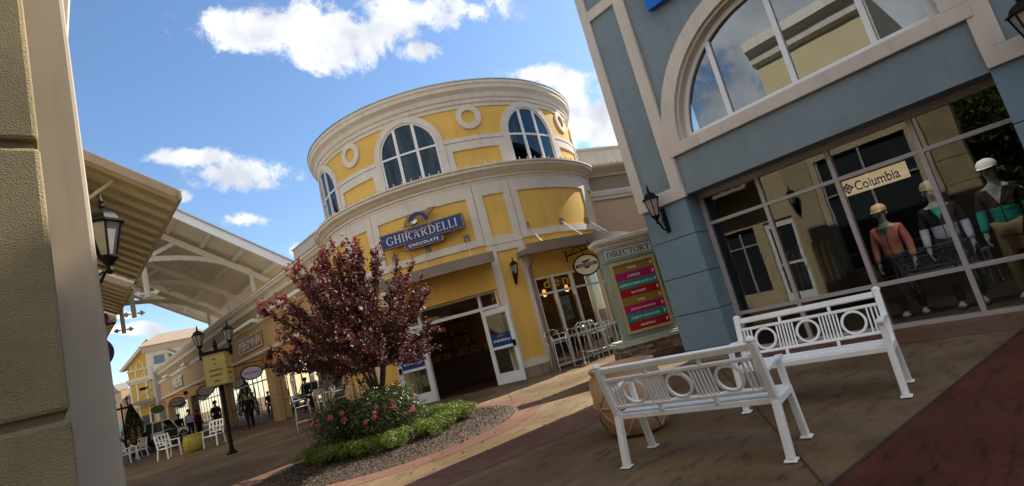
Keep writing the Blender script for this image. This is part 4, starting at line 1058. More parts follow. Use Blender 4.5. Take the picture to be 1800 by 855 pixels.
for s_ in (-1, 1):
    for k in range(1, 5):
        MB().bar(roofp(RX+s_*(k*1.45-.2), GY0+.1, -.13), roofp(RX+s_*(k*1.45-.2), GY1-.1, -.13), .14, .22).build('purlin', CW, CN)
for ty in (31, 36.5, 42):
    b = MB()
    for s_ in (-1, 1):
        b.bar(roofp(RX, ty, -.55), roofp(RX+s_*6.0, ty, -.55), .16, .3)
        b.bar((RX+s_*.05, ty, 9.45), roofp(RX+s_*1.5, ty, -.6), .14, .2)
        b.bar(roofp(RX+s_*4.9, ty, -.6), (RX+s_*4.9, ty, 6.2), .16, .16)
    tr_ = b.build('truss', CW, CN)
    pts = [Vector((RX+4.9*u_, ty, 9.42-1.2*abs(u_)**2.6)) for u_ in np.linspace(-1, 1, 25)]
    b = MB()
    for p, q_ in zip(pts[:-1], pts[1:]): b.bar(p, q_+(q_-p)*.05, .14, .26)
    b.build('tie_arch', CW, tr_)
    b = MB(); b.bar((RX, ty, 10.9), (RX, ty, 7.5), .17, .17); b.build('king_post', CW, tr_)
    b = MB()
    for s_ in (-1, 1): b.lathe([(.001, -.26), (.17, -.05), (.05, .02), (.05, .14), (.001, .15)], n=8)
    b.v = [Vector((RX+(-.12+v_[2] if i < len(b.v)//2 else .12-v_[2])*1.0+(-.28 if i < len(b.v)//2 else .28)*.6, ty+v_[1]*.25, 7.72+v_[0])) for i, v_ in enumerate(b.v)]
    b.build('leaf_ornament', CW, tr_)

# ------------------------------------------------------------------ far buildings
FB = thing('gabled_yellow_building', 'distant yellow two-storey building with a cream gable and brown roof', 'building', (10, 72, 0))
fn = Vector((-.75, -.66, 0)); fg = pmap((9.2, 72, 0), fn)
YF = M('far_yellow', (.60, .37, .065), .85, .05, .5); CF = M('far_cream', (.66, .60, .47), .8, .05, .5)
b = MB(); b.rect(fg, -2.7, 3.4, 0, 7.6, -6, 0); b.prism(fg, [(-2.7, 7.6), (3.4, 7.6), (3.4, 8.1), (.33, 10.3), (-2.7, 8.2)], -6, 0); b.build('wall', YF, FB)
b = MB()
for z0, z1, w in ((6.2, 6.45, .08), (6.45, 6.8, .2), (7.6, 7.75, .1), (3.55, 3.95, .12)): b.rect(fg, -2.75-w*.5, 3.4, z0, z1, -.05, w)
for x in (-2.7, -1.9, -.75, .9, 1.9): b.rect(fg, x, x+.22, 0, 6.2, -.02, .06)
for x in (-1.8, -.7, .9): b.rect(fg, x, x+.14, 6.8, 7.6, -.02, .06)
for cx, r_ in ((-.1, .75), (.33, .42)):
    zz = 6.82 if r_ > .5 else 9.1
    b.strip(fg, [(cx+r_*math.cos(a), zz+r_*math.sin(a)) for a in np.linspace(0, math.pi, 15)], [(cx+(r_+.09)*math.cos(a), zz+(r_+.09)*math.sin(a)) for a in np.linspace(0, math.pi, 15)], 0, .07)
b.strip(fg, [(-1.15+.32*math.cos(a), 8.2+.32*math.sin(a)) for a in np.linspace(0, math.pi, 15)], [(-1.15+.40*math.cos(a), 8.2+.40*math.sin(a)) for a in np.linspace(0, math.pi, 15)], 0, .07)
b.rect(fg, -1.63, -1.47, 7.75, 8.2, 0, .07); b.rect(fg, -.83, -.67, 7.75, 8.2, 0, .07); b.rect(fg, -2.3, -2.15, 7.75, 8.3, 0, .06)
b.build('cream_trim', CF, FB)
b = MB()
for s_ in (-1, 1): b.bar(fg(.33, 10.5, .1), fg(.33+s_*3.6, 7.95, .1), .5, .22)
b.build('gable_trim', CF, FB)
rf = MB()
for s_ in (-1, 1):
    v_ = [fg(.33, 10.66, .3), fg(.33+s_*3.75, 7.98, .3), fg(.33+s_*3.75, 7.98, -9), fg(.33, 10.66, -9)]
    rf.add(v_+[p+Vector((0, 0, .1)) for p in v_], [(0, 1, 2, 3), (7, 6, 5, 4), (0, 4, 5, 1), (1, 5, 6, 2), (2, 6, 7, 3), (3, 7, 4, 0)])
rf.build('roof', M('roof_brown', (.30, .225, .16), .9, .15, 2), FB)
# corner bay with windows, to the right
fe = pmap((9.35, 70.2, 0), (-.18, -.98, 0))
b = MB(); b.rect(fe, -.6, 6, 6.2, 9.2, -3, 0); b.rect(fe, -.2, 6, 0, 6.2, -3, 0); b.build('bay_wall', CF, FB)
b = MB(); b.mold(fe, [(-.3, 9.1), (.1, 9.1), (.5, 9.6), (.6, 9.75), (-3, 10.2)], -.9, 6); b.build('bay_eave', CF, FB)
b = MB()
v_ = [fe(-1.1, 9.78, .7), fe(6.5, 9.78, .7), fe(4.2, 11.3, -3), fe(.6, 11.3, -3)]; b.add(v_+[p-Vector((0, 0, .1)) for p in v_], [(0, 1, 2, 3), (7, 6, 5, 4), (0, 4, 5, 1), (1, 5, 6, 2), (2, 6, 7, 3), (3, 7, 4, 0)]); b.build('bay_roof', MATS['roof_brown'], FB)
FP = M('far_pane', (.16, .22, .27), .15, .1, .5)
for x in (.1, 1.5, 2.9):
    wf = MB(); wf.rect(fe, x-.12, x+1.12, 7.55, 8.75, .0, .06); wf = wf.build('window', CF, FB); MB().rect(fe, x, x+1.0, 7.68, 8.6, .05, .08).build('pane', FP, wf)
wf = MB(); wf.rect(fg, 1.2, 2.15, 6.9, 8.2, 0, .1); wf = wf.build('window', CF, FB); MB().rect(fg, 1.3, 2.05, 7.0, 8.1, .09, .12).build('pane', FP, wf)
b = MB(); b.rect(fg, .5, 2.5, 0, 6.9, .1, .5); b.build('grey_pier', M('far_grey', (.42, .43, .44), .8, .05, .5), FB)
b = MB()
for i, z in enumerate((5.7, 5.2, 4.75)): b.torus(fg, 1.35+.1*(i % 2), z, .001, .2, .52, .56, 10)
b.build('dark_lettering', BLK, FB)
b = MB()
for i in range(6): b.rect(fg, -1.5+i*.17, -1.5+i*.17+.13, 5.35, 5.65, .01, .06)
b.build('small_lettering', BLK, FB)
b = MB(); b.mold(fg, [(0, 4.0), (1.3, 3.85), (1.3, 4.15), (0, 4.25)], -1.9, 1.2); b.build('canopy', BRN, FB)
b = MB(); b.bar(fg(-.9, 4.2, 1.1), fg(.3, 5.4, .05), .06, .06); b.build('canopy_stay', BRN, FB)
b = MB(); b.rect(fg, -1.6, -.3, 0, 2.6, .0, .04); b.build('door', M('far_dark', (.05, .05, .05), .5, .2), FB)
FL = thing('far_peach_building', 'low peach building with a pale cornice, farthest down the walkway', 'building', (7, 86, 0))
f2 = pmap((6.9, 77, 0), (-.95, -.3, 0)); b = MB(); b.rect(f2, -9, -.6, 0, 6.2, -5, -.2); b.build('wall', PKB, FL)
b = MB(); b.mold(f2, [(-1, 6.1), (.0, 6.1), (.35, 6.6), (.4, 6.9), (-1, 7.0)], -9, -.6); b.build('cornice', M('far_cornice', (.5, .5, .47), .8, .06, .6), FL)
b = MB()
for x in (-8, -6, -4, -2.2): b.rect(f2, x, x+1.1, .4, 2.6, -.19, -.14)
b.build('windows', FP, FL)

# ------------------------------------------------------------------ directory board
dn = Vector((-.588, -.809, 0)); DP = Vector((9.35, 7.43, 0))
T_ = thing('directory_board', 'upright directory board with coloured rows on a stacked-stone base', 'directory', DP, face(dn))
SAGE = M('sage_paint', (.27, .32, .235), .6, .08, 2, .05, 60); WOODF = M('tan_moulding', (.48, .36, .20), .5, .08, 3)
st = MB()
x0, x1, y0, y1 = .03, 1.62, 0, .78
def course(z, h):
    for (a, b_, sd) in ((x0, x1, 'f'), (x0, x1, 'b'), (y0, y1, 'l'), (y0, y1, 'r')):
        p = a
        while p < b_-.02:
            w_ = min(rnd.uniform(.10, .28), b_-p)
            if b_-p-w_ < .06: w_ = b_-p
            o = rnd.uniform(-.012, .012)
            if sd == 'f': st.box(p+.004, p+w_-.004, y0+o, y0+.12, z+.003, z+h-.003)
            elif sd == 'b': st.box(p+.004, p+w_-.004, y1-.12, y1+o, z+.003, z+h-.003)
            elif sd == 'l': st.box(x0-.014+o, x0+.1, p+.004, p+w_-.004, z+.003, z+h-.003)
            else: st.box(x1-.1, x1+.014+o, p+.004, p+w_-.004, z+.003, z+h-.003)
            p += w_
z = .10
for h in (.06, .075, .055, .07, .06): course(z, h); z += h
st.box(x0+.03, x1-.03, y0+.03, y1-.03, .02, .42)
st.build('stone_base', STONE, T_, True, bevel=.008)
MB().box(-.06, 1.72, -.09, .88, 0, .10).build('plinth', M('plinth_brown', (.11, .07, .045), .85, .25, 4, .3, 40), T_, True, bevel=.02)
b = MB(); b.box(-.02, 1.67, -.05, .83, .42, .50); b.box(.03, 1.62, 0, .78, .50, .54); b.build('base_cap', M('cap_stone', (.42, .43, .38), .7, .1, 3), T_, True, bevel=.012)
MB().box(.20, 1.46, .14, .44, .54, 2.62).build('cabinet', SAGE, T_, True, bevel=.01)
b = MB(); b.box(.185, 1.475, .12, .46, 2.315, 2.365); b.build('moulding', SAGE, T_, True, bevel=.01)
b = MB()
for (o, z0, z1) in ((.02, 2.62, 2.66), (.05, 2.66, 2.73), (.10, 2.73, 2.77), (.13, 2.77, 2.86)): b.box(.20-o, 1.46+o, .14-o, .44+o, z0, z1)
b.build('cornice', CRM, T_, True, bevel=.008)
MB().box(.27, 1.40, .125, .14, 2.385, 2.59).build('title_plate', M('title_grey', (.50, .50, .52), .6, .05, 3), T_, True)
capitals('title', 'DIRECTORY', 1.04, .135, off(LF, .835, 2.487, -.122), DLET, T_, .006)
b = MB(); fx0, fx1, fz0, fz1 = .30, 1.375, .66, 2.27
for (a, c, d, e) in ((fx0, fx1, fz1-.06, fz1), (fx0, fx1, fz0, fz0+.06), (fx0, fx0+.06, fz0+.06, fz1-.06), (fx1-.06, fx1, fz0+.06, fz1-.06)): b.box(a, c, .085, .14, d, e)
b.build('panel_frame', WOODF, T_, True, bevel=.006)
rows = [('ITKA', (.27, .17, .025)), ('EXPRESS', (.38, .012, .11)), ('ABERCROMBIE & FITCH', (.015, .24, .21)), ('MAURICES', (.34, .012, .016)), ('YAAS', (.27, .17, .025)), ('JOHNNY ROCKETS', (.38, .012, .11)), ('CAMPUS WEARHOUSE', (.015, .24, .21)), ('SHOPPING', (.34, .012, .016))]
H_ = (fz1-fz0-.12)/8
for i, (s_, c) in enumerate(rows):
    z1 = fz1-.06-i*H_; z0 = z1-H_
    r_ = MB().box(fx0+.06, fx1-.06, .11, .14, z0, z1).build('row_panel', M('row_%s' % ('gold', 'magenta', 'teal', 'red')[i % 4], c, .45, .05, 2), T_, True)
    text('row_lettering', s_, .042*len(s_) if len(s_) > 6 else .05*len(s_), .05, off(LF, .80, (z0+z1)/2-.01, -.108), WLET, r_, .003, .006)
    MB().prism(lmap, [(1.235, (z0+z1)/2+.05), (1.285, (z0+z1)/2), (1.235, (z0+z1)/2-.05), (1.25, (z0+z1)/2)], -.112, -.106).build('arrow', WLET, r_, True)

# ------------------------------------------------------------------ benches
def bench(label, loc, rz, L_=1.42):
    t = thing('park_bench', label, 'bench', loc, rz, 'white metal benches back to back on the plaza')
    h = L_/2
    for s_ in (-1, 1):
        x = s_*(h-.03)
        b = MB()                                            # rear post, foot to top, one bent member
        pts = [(x, .255, .012), (x, .175, .43), (x, .31, .88)]
        b.bar(pts[0], pts[1], .055, .065, (0, 1, 0)); b.bar((x, .17, .41), pts[2], .055, .065, (0, 1, 0))
        b.box(x-.045, x+.045, .21, .31, 0, .014); b.lathe([(.034, 0), (.04, .012), (.034, .03), (.015, .045)], (x, .312, .875), 12)
        b.build('rear_leg', WHT, t, True, bevel=.006)
        b = MB(); b.bar((x, -.27, .012), (x, -.205, .43), .055, .06, (0, 1, 0)); b.bar((x, -.208, .42), (x, -.19, .645), .05, .05, (0, 1, 0)); b.box(x-.045, x+.045, -.325, -.225, 0, .014)
        b.build('front_leg', WHT, t, True, bevel=.006)
        b = MB(); b.bar((x, -.26, .655), (x, -.02, .66), .06, .03); b.bar((x, -.03, .66), (x, .24, .635), .055, .03); b.build('armrest', WHT, t, True, bevel=.008)
        b = MB(); b.bar((x, -.2, .40), (x, .18, .40), .05, .055); b.build('side_rail', WHT, t, True, bevel=.005)
    b = MB(); b.box(-h+.055, h-.055, -.235, -.20, .385, .435); b.box(-h+.055, h-.055, .14, .17, .385, .43); b.build('seat_frame', WHT, t, True, bevel=.005)
    b = MB()
    for i in range(5): y = -.19+i*.066; b.box(-h+.05, h-.05, y, y+.056, .428-.002*(i % 2), .446)
    b.build('seat', WHT, t, True, bevel=.004)
    # back panel lies in the plane of the rear posts
    a_ = Vector((0, .172, .43)); d_ = (Vector((0, .31, .88))-a_); d_ /= d_.z
    nb = Vector((0, d_.z, -d_.y)).normalized()
    fbk = lambda x, z, w: Vector((x, 0, 0))+Vector((0, a_.y, .43))+d_*(z-.43)+nb*w
    b = MB(); b.rect(fbk, -h+.06, h-.06, .82, .875, -.022, .022); b.build('top_rail', WHT, t, True, bevel=.008)
    b = MB()
    for z0 in (.755, .50): b.rect(fbk, -h+.06, h-.06, z0-.014, z0+.014, -.016, .016)
    for x in (-.24, .24): b.rect(fbk, x-.014, x+.014, .769, .82, -.014, .014); b.rect(fbk, x-.014, x+.014, .43, .486, -.014, .014)
    b.build('back_frame', WHT, t, True, bevel=.004)
    cxs = (-.42, 0, .42)
    for c in cxs: MB().torus(fbk, c, .6275, .092, .1135, -.013, .013, 30).build('ring', WHT, t, True)
    for a, c, n in ((-h+.06, -.5335, 3), (-.3065, -.1135, 6), (.1135, .3065, 6), (.5335, h-.06, 3)):
        for i in range(n):
            x = a+(c-a)*(i+.6)/(n+.2); MB().rect(fbk, x-.0075, x+.0075, .514, .741, -.008, .008).build('spindle', WHT, t, True)
    return t
bench('white metal bench nearest the camera, seen from behind', (4.06, 2.60, .008), math.atan2(1.38, -.20))
bench('white metal bench facing us in front of the blue shop front', (5.62, 2.20, .008), math.atan2(-1.40, .22))

# ------------------------------------------------------------------ planter pots
def pot(label, loc, mat, k=1.0):
    t = thing('planter_pot', label, 'planter', loc, .3, 'round pots with a crossed rib pattern')
    prof = [(.20, 0), (.27, .03), (.345, .20), (.365, .36), (.345, .52), (.315, .60), (.33, .63), (.335, .66), (.30, .665), (.285, .62), (.05, .60)]
    bd = MB().lathe([(r_*k, z*k) for r_, z in prof], n=40).build('body', mat, t, True, smooth=50)
    b = MB()
    def at(th, z):
        r_ = np.interp(z, [.0, .03, .20, .36, .52, .60], [.2, .27, .345, .365, .345, .315])+.004
        return (r_*k*math.cos(th), r_*k*math.sin(th), z*k)
    for i in range(5):
        th = 2*math.pi*i/5
        for s_ in (-1, 1):
            for hh in (0, 1):
                b.tube([at(th+s_*u_*math.pi/5, .31+(1 if hh else -1)*u_*.27) for u_ in np.linspace(0, 1, 8)], .011*k, 5)
            b.tube([at(th+s_*u_*math.pi/5, .31) for u_ in np.linspace(0, 1, 8)], .011*k, 5)
        b.tube([at(th, z) for z in np.linspace(.05, .58, 8)], .011*k, 5)
    b.build('rib', mat, bd, True, smooth=50)
    MB().lathe([(.28*k, .60*k), (.01, .615*k)], n=20).build('soil', P_MUL, t, True)
    return t
pot('terracotta-coloured round pot behind the nearest bench', (4.80, 3.88, .004), M('pot_terracotta', (.46, .29, .18), .75, .12, 3, .2, 60), 1.12)
pot('mustard yellow round pot between two white armchairs', (4.26, 25.0, 0), M('pot_mustard', (.40, .33, .07), .7, .1, 3, .2, 60), 1.0)

# ------------------------------------------------------------------ planting on the island
PLUM = leafmat('plum_leaf', (.034, .013, .013), (.125, .032, .032), (.26, .11, .075), .36, .5, (.36, .028, .036))
def plum_tree(loc):
    t = thing('plum_tree', 'small purple-leaved plum tree rising from the rose bed', 'tree', loc)
    rs = np.random.RandomState(11); wood = MB(); tw = []
    stems = []
    for i in range(5):
        a = 2*math.pi*i/5+.4; e = Vector((.22*math.cos(a), .22*math.sin(a), 1.28+.1*rs.rand()))
        wood.tube([(.03*math.cos(a), .03*math.sin(a), 0), (.05*math.cos(a), .05*math.sin(a), .5), (.10*math.cos(a), .10*math.sin(a), .95), e], [.055, .045, .038, .03], 8); stems.append(e)
    wood.tube([(0, 0, 0), (.01, 0, .5), (.0, .01, 1.0)], [.085, .07, .05], 10)
    P = []; YG = []; Nn = []
    def shoot(a, c, tip, r0, n_twig, spread):
        a, c, tip = map(Vector, (a, c, tip)); pts = [a*(1-u)**2+c*2*u*(1-u)+tip*u*u for u in np.linspace(0, 1, 9)]
        wood.tube(pts, [r0*(1-u)+.004*u for u in np.linspace(0, 1, 9)], 5, False)
        for k in range(n_twig):
            u = .25+.75*(k+rs.rand())/n_twig; i = min(7, int(u*8)); p = pts[i].lerp(pts[i+1], u*8-i)
            d = (pts[i+1]-pts[i]).normalized()
            dd = (d*.75+Vector(rs.normal(size=3))*spread+Vector((0, 0, .32))).normalized(); ln = (.28+.30*rs.rand())*(1.15-.55*u)
            yield p, dd, ln, u
        yield pts[6], (tip-pts[6]).normalized(), (tip-pts[6]).length*1.1, 1.0
    ns = 82
    for i in range(ns):
        a = 2.399963*i+rs.normal()*.15; el = rs.uniform(-.42, 1.0)
        rad = (1.72 if rs.rand() > .35 else 1.2)*math.cos(el*1.35)*(.86+.22*rs.rand()); hgt = 2.08+(1.50 if el > 0 else 1.2)*math.sin(el*1.45)*(.88+.2*rs.rand())
        tip = Vector((rad*math.cos(a)-.16, rad*math.sin(a)+.15, hgt)); s0 = min(stems, key=lambda e: (e.xy-tip.xy.normalized()*.22).length)
        mid = Vector((tip.x*.42, tip.y*.42, 1.35+(hgt-1.35)*.42-.05))
        for p, d, ln, u in shoot(s0, mid, tip, .022, 13, .58 if el < .35 else .40):
            n = int(ln*66)+4
            q = rs.rand(n); base = np.array(p)[None]+np.array(d)[None]*ln*q[:, None]
            base += rs.normal(size=(n, 3))*.026
            P.append(base); nn = rs.normal(size=(n, 3))+[.25, 0, .5]; Nn.append(nn)
            out = np.linalg.norm((base-[0, 0, 2.1])*[1/1.6, 1/1.6, 1/1.75], axis=1)
            YG.append(np.clip((out-.70)*2.6, 0, 1)*np.clip((base[:, 2]-1.9)*.9, 0, 1)*np.clip(q*1.4-.2, .0, 1)*rs.rand(n)**.5)
            wood.tube([p, Vector(p)+d*ln*.9], [.005, .002], 3, False)
    P = np.concatenate(P); Nn = np.concatenate(Nn); Nn /= np.linalg.norm(Nn, axis=1)[:, None]; YG = np.concatenate(YG)
    v, f = leaves(P, Nn, .068, rs, .55, .3)
    wood.build('trunk', BARK, t, True, smooth=60)
    npmesh('foliage', v, f, PLUM, t, np.repeat(YG, 4))
    return t
plum_tree((4.62, 9.42, .06))
def bushmesh(rs, n, rx, ry, rz, z0, size, shoots=14):
    """leaves packed in lobes of an uneven mound"""
    c = np.stack([rs.normal(size=shoots)*.42*rx, rs.normal(size=shoots)*.42*ry, z0+rz*(.25+.55*rs.rand(shoots))], 1)
    i = rs.randint(shoots, size=n); d = rs.normal(size=(n, 3)); d /= np.linalg.norm(d, axis=1)[:, None]
    r_ = .42*(rs.rand(n)**.35)[:, None]
    p = c[i]+d*r_*np.array([rx, ry, rz])
    p[:, 2] = np.abs(p[:, 2]-.02)+.02
    nn = d+rs.normal(size=(n, 3))*.5; nn /= np.linalg.norm(nn, axis=1)[:, None]
    return leaves(p, nn, size, rs, .55, .25)
BOX = leafmat('box_leaf', (.050, .088, .009), (.17, .225, .024), (.27, .31, .05), .3, .5)
ROSE = leafmat('rose_leaf', (.025, .052, .014), (.07, .11, .026), (.15, .14, .05), .32, .38)
bm_ = []
for k in range(4):
    v, f = bushmesh(np.random.RandomState(40+k), 5200, .31, .28, .22, .05, .027, 24)
    me = npmesh('foliage', v, f, BOX); bm_.append(me.data); bpy.data.objects.remove(me)
labs = ['boxwood bush at the right tip of the mulch bed', 'boxwood bush second from the right along the near edge of the bed', 'boxwood bush third from the right along the near edge', 'boxwood bush on the near edge right below the pink roses', 'boxwood bush in the middle of the near edge of the bed', 'boxwood bush left of the middle on the near edge', 'boxwood bush near the left tip of the clipped row', 'leftmost boxwood bush of the clipped row', 'boxwood bush at the back left behind the roses', 'boxwood bush at the back behind the tree trunk', 'boxwood bush behind the roses towards the glass door', 'boxwood bush at the back right of the bed']
stemM = MB().tube([(0, 0, 0), (0, 0, .14)], .012, 5)
sm = stemM.build('stem', BARK, None); smd = sm.data; bpy.data.objects.remove(sm)
ba = [-14, -42, -68, -92, -116, -140, -162, 175, 150, 115, 70, 18]
for i, a in enumerate(ba):
    r_ = 1.30+.06*math.sin(i*2.1)
    t = thing('boxwood_bush', labs[i], 'bush', (4.68+r_*math.cos(R(a)), 9.45+r_*math.sin(R(a)), .06), i*1.7, 'low boxwood bushes ringing the flower bed')
    for nm, d in (('foliage', bm_[i % 4]), ('stem', smd)):
        o = bpy.data.objects.new(nm, d); COL.objects.link(o); o.parent = t
PINK = leafmat('rose_petal', (.55, .05, .16), (.75, .12, .28), (.8, .3, .42), .3, .5)
pv = MB(); rp = np.random.RandomState(5)
for ring, (nn_, r_, h_) in enumerate(((6, .034, .004), (5, .024, .014), (3, .012, .02))):
    for i in range(nn_):
        a = 2*math.pi*i/nn_+ring*.5; u = Vector((math.cos(a), math.sin(a), 0)); w = Vector((-u.y, u.x, 0))
        pv.add([u*.004+Vector((0, 0, h_*.4)), u*r_*.7+w*r_*.5+Vector((0, 0, h_)), u*r_*1.1+Vector((0, 0, h_+.012)), u*r_*.7-w*r_*.5+Vector((0, 0, h_))], [(0, 1, 2, 3)])
po = pv.build('blossom', PINK, None); pd = po.data; bpy.data.objects.remove(po)
rl = [('pink rose bush at the left of the bed, lowest by the boxwood', (3.92, 9.75), .1+.95, 61, 9), ('pink rose bush in front of the tree trunk', (4.30, 9.0), .1+.95, 62, 8), ('pink rose bush right of the tree trunk', (4.82, 9.2), 1.0, 63, 7), ('rose bush behind the tree trunk, towards the door', (4.95, 9.75), 1.05, 64, 3), ('rose bush behind the leftmost pink roses', (4.3, 10.2), 1.05, 65, 3)]
for lab, (x, y), k, sd, nf in rl:
    t = thing('rose_bush', lab, 'rose bush', (x, y, .06), 0, 'rose bushes around the plum tree')
    rs = np.random.RandomState(sd); v, f = bushmesh(rs, 5600, .54*k, .54*k, .76*k, .08, .046, 26); npmesh('foliage', v, f, ROSE, t)
    b = MB()
    for i in range(9): a = rs.rand()*6.28; b.tube([(0, 0, 0), (.15*math.cos(a), .15*math.sin(a), .3), (.3*math.cos(a), .3*math.sin(a), .6+.3*rs.rand())], [.01, .008, .004], 4)
    b.build('stem', BARK, t, True)
    vd = Vector((-x, -y, 0)).normalized()
    for i in range(nf):
        a = math.atan2(vd.y, vd.x)+rs.normal()*.75; e = rs.uniform(-.35, .75)
        p = Vector((.50*k*math.cos(a)*math.cos(e), .50*k*math.sin(a)*math.cos(e), .44*k+.36*k*math.sin(e)))
        o = bpy.data.objects.new('blossom', pd); COL.objects.link(o); o.parent = t; o.location = p
        o.rotation_euler = Vector((p.x, p.y, .25)).to_track_quat('Z', 'Y').to_euler(); o.scale = (rs.uniform(1.0, 1.65),)*3

# ------------------------------------------------------------------ lamp posts
def lamp_post(label, loc, rz, h=3.2, box=False):
    t = thing('lamp_post', label, 'lamp post', loc, rz, 'black twin-lantern lamp posts')
    b = MB(); b.lathe([(.16, 0), (.16, .04), (.10, .06), (.085, .12), (.06, .16), (.055, h), (.075, h+.02), (.05, h+.10), (.03, h+.2), (.004, h+.26)], n=14); b.build('pole', BLK, t, True, smooth=40)
    b = MB(); b.bar((-.42, 0, h-.16), (.42, 0, h-.16), .08, .11); b.bar((-.38, 0, h-.24), (.38, 0, h-.24), .05, .04)
    for s_ in (-1, 1): b.lathe([(.03, -.22), (.055, -.1), (.055, .06), (.04, .1)], (s_*.40, 0, h-.12), 10)
    b.build('crossbar', BLK, t, True)
    for s_ in (-1, 1):
        fr, gl = MB(), MB(); lantern(fr, gl, (s_*.40, 0, h-.06), 1.0); c = fr.build('lantern', BLK, t, True, smooth=35); gl.build('glass_shade', LAMPG, c, True)
    return t
vdir = math.atan2(4.05, 18.15)
lp = lamp_post('black twin-lantern lamp post carrying a yellow sign box', (4.02, 18.18, 0), -.13)
lamp_post('distant black twin-lantern lamp post by the cone-shaped evergreen', (4.35, 50, 0), -.2, 3.3)
t = thing('sign_box', 'yellow four-sided sign box with dark lines of writing on the lamp post', 'sign', (4.02, 18.18, 2.05), -.52)
MB().box(-.30, .30, -.30, .30, 0, .90).build('box', M('box_mustard', (.46, .37, .13), .6, .08, 2), t, True, bevel=.012)
b = MB(); 
for z0 in (-.02, .90): b.box(-.32, .32, -.32, .32, z0, z0+.02)
b.build('box_edge', M('box_rim', (.40, .33, .14), .6, .08, 2), t, True)
rr = random.Random(4)
b = MB()
for (z, ws) in ((.76, (.03, .04)), (.62, (.05,)), (.44, (.08, .09, .07, .06)), (.29, (.09, .10, .08)), (.12, (.07, .06))):
    tot = sum(ws)+.015*(len(ws)-1); x = -tot/2
    for w_ in ws:
        for sx in (0, 1):
            if sx == 0: b.box(x, x+w_, -.306, -.30, z-.022, z+.022)
            else: b.box(.30, .306, x, x+w_, z-.022, z+.022)
        x += w_+.015
b.build('lettering', M('faded_letter', (.12, .09, .03), .6, .2), t, True)

# ------------------------------------------------------------------ café furniture
def bar_stool(label, loc, rz):
    t = thing('bar_stool', label, 'bar stool', loc, rz, 'chrome bar stools outside the corner shop')
    for sx in (-1, 1):
        MB().tube([(sx*.24, -.24, 0), (sx*.19, -.19, .76)], .014, 7).build('leg', CHR, t, True, smooth=60)
        MB().tube([(sx*.24, .26, 0), (sx*.2, .2, .76), (sx*.22, .24, .98)], .014, 7).build('leg', CHR, t, True, smooth=60)
        b = MB(); b.tube([(sx*.19, -.19, .76), (sx*.225, -.2, .95), (sx*.235, -.14, .985), (sx*.24, .12, .985), (sx*.22, .24, .98)], .013, 6); b.build('armrest', CHR, t, True, smooth=60)
    b = MB(); b.tube([(-.22, .24, .96), (-.2, .26, 1.08), (-.12, .29, 1.14), (.12, .29, 1.14), (.2, .26, 1.08), (.22, .24, .96)], .014, 7)
    for z in (1.0, 1.05): b.bar((-.2, .262, z), (.2, .262, z), .008, .022)
    b.build('backrest', CHR, t, True, smooth=60)
    b = MB(); b.box(-.20, .20, -.20, .2, .755, .775)
    b.build('seat', CHR, t, True, bevel=.008)
    b = MB(); pts = [(-.225, -.225, .3), (.225, -.225, .3), (.23, .235, .3), (-.23, .235, .3), (-.225, -.225, .3)]; b.tube(pts, .011, 6); b.build('foot_ring', CHR, t, True, smooth=60)
    return t
def bar_table(label, loc):
    t = thing('bar_table', label, 'table', loc, .3, 'tall chrome tables outside the corner shop')
    MB().lathe([(.30, 1.03), (.31, 1.04), (.31, 1.055), (.30, 1.06)], n=28).build('table_top', CHR, t, True, smooth=40)
    MB().lathe([(.03, .03), (.03, 1.03)], n=12).build('stem', CHR, t, True, smooth=40)
    MB().lathe([(.26, 0), (.26, .012), (.08, .03), (.03, .06)], n=24).build('foot', CHR, t, True, smooth=40)
    return t
s0 = bar_stool('chrome bar stool nearest the downspout, left of the tall table', (10.72, 10.62, 0), -.35)
bar_table('tall round chrome table in front of the curved shop front', (11.25, 10.28, 0))
dup(s0, (11.62, 10.05, 0), 1.9, 'chrome bar stool in front of the tall table at the curved shop front')
dup(s0, (12.35, 10.30, 0), .4, 'chrome bar stool beside the directory board, right of the tall table')
dup(s0, (11.8, 10.62, 0), 2.6, 'chrome bar stool pushed against the curved window behind the tall table')
bar_table('tall round chrome table behind the plum tree, left one', (6.75, 18.2, 0)); bar_table('tall round chrome table behind the plum tree, right one', (7.35, 16.3, 0))
for i, (x, y, a, lab) in enumerate(((6.15, 18.0, 1.3, 'leftmost chrome bar stool seen below the plum tree'), (6.7, 17.5, .2, 'chrome bar stool in front of the left table behind the tree'), (7.2, 18.6, -1.5, 'chrome bar stool right of the left table behind the tree'),
        (6.75, 16.3, 1.4, 'chrome bar stool left of the right table behind the tree'), (7.4, 15.6, .1, 'chrome bar stool nearest the left door leaf'), (7.8, 16.9, -2.2, 'chrome bar stool between the right table and the yellow wall'))):
    dup(s0, (x, y, 0), a, lab)
def armchair(label, loc, rz):
    t = thing('armchair', label, 'chair', loc, rz, 'white slatted armchairs on the walkway')
    for sx in (-1, 1):
        MB().bar((sx*.27, -.28, 0), (sx*.27, -.24, .64), .045, .045, (0, 1, 0)).build('leg', WHT, t, True)
        b = MB(); b.bar((sx*.27, .30, 0), (sx*.27, .22, .42), .045, .05, (0, 1, 0)); b.bar((sx*.27, .22, .41), (sx*.27, .34, .95), .045, .045, (0, 1, 0)); b.build('leg', WHT, t, True)
        MB().box(sx*.27-.035, sx*.27+.035, -.3, .26, .64, .668).build('armrest', WHT, t, True)
    b = MB(); b.box(-.27, .27, -.26, .24, .385, .43); b.build('seat', WHT, t, True, bevel=.008)
    b = MB(); b.bar((-.27, .335, .93), (.27, .335, .93), .03, .06); b.bar((-.27, .295, .72), (.27, .295, .72), .03, .045); b.bar((-.27, .255, .54), (.27, .255, .54), .03, .045)
    for x in (-.14, 0, .14): b.bar((x, .25, .50), (x, .335, .92), .05, .02, (0, 1, 0))
    b.build('backrest', WHT, t, True); return t
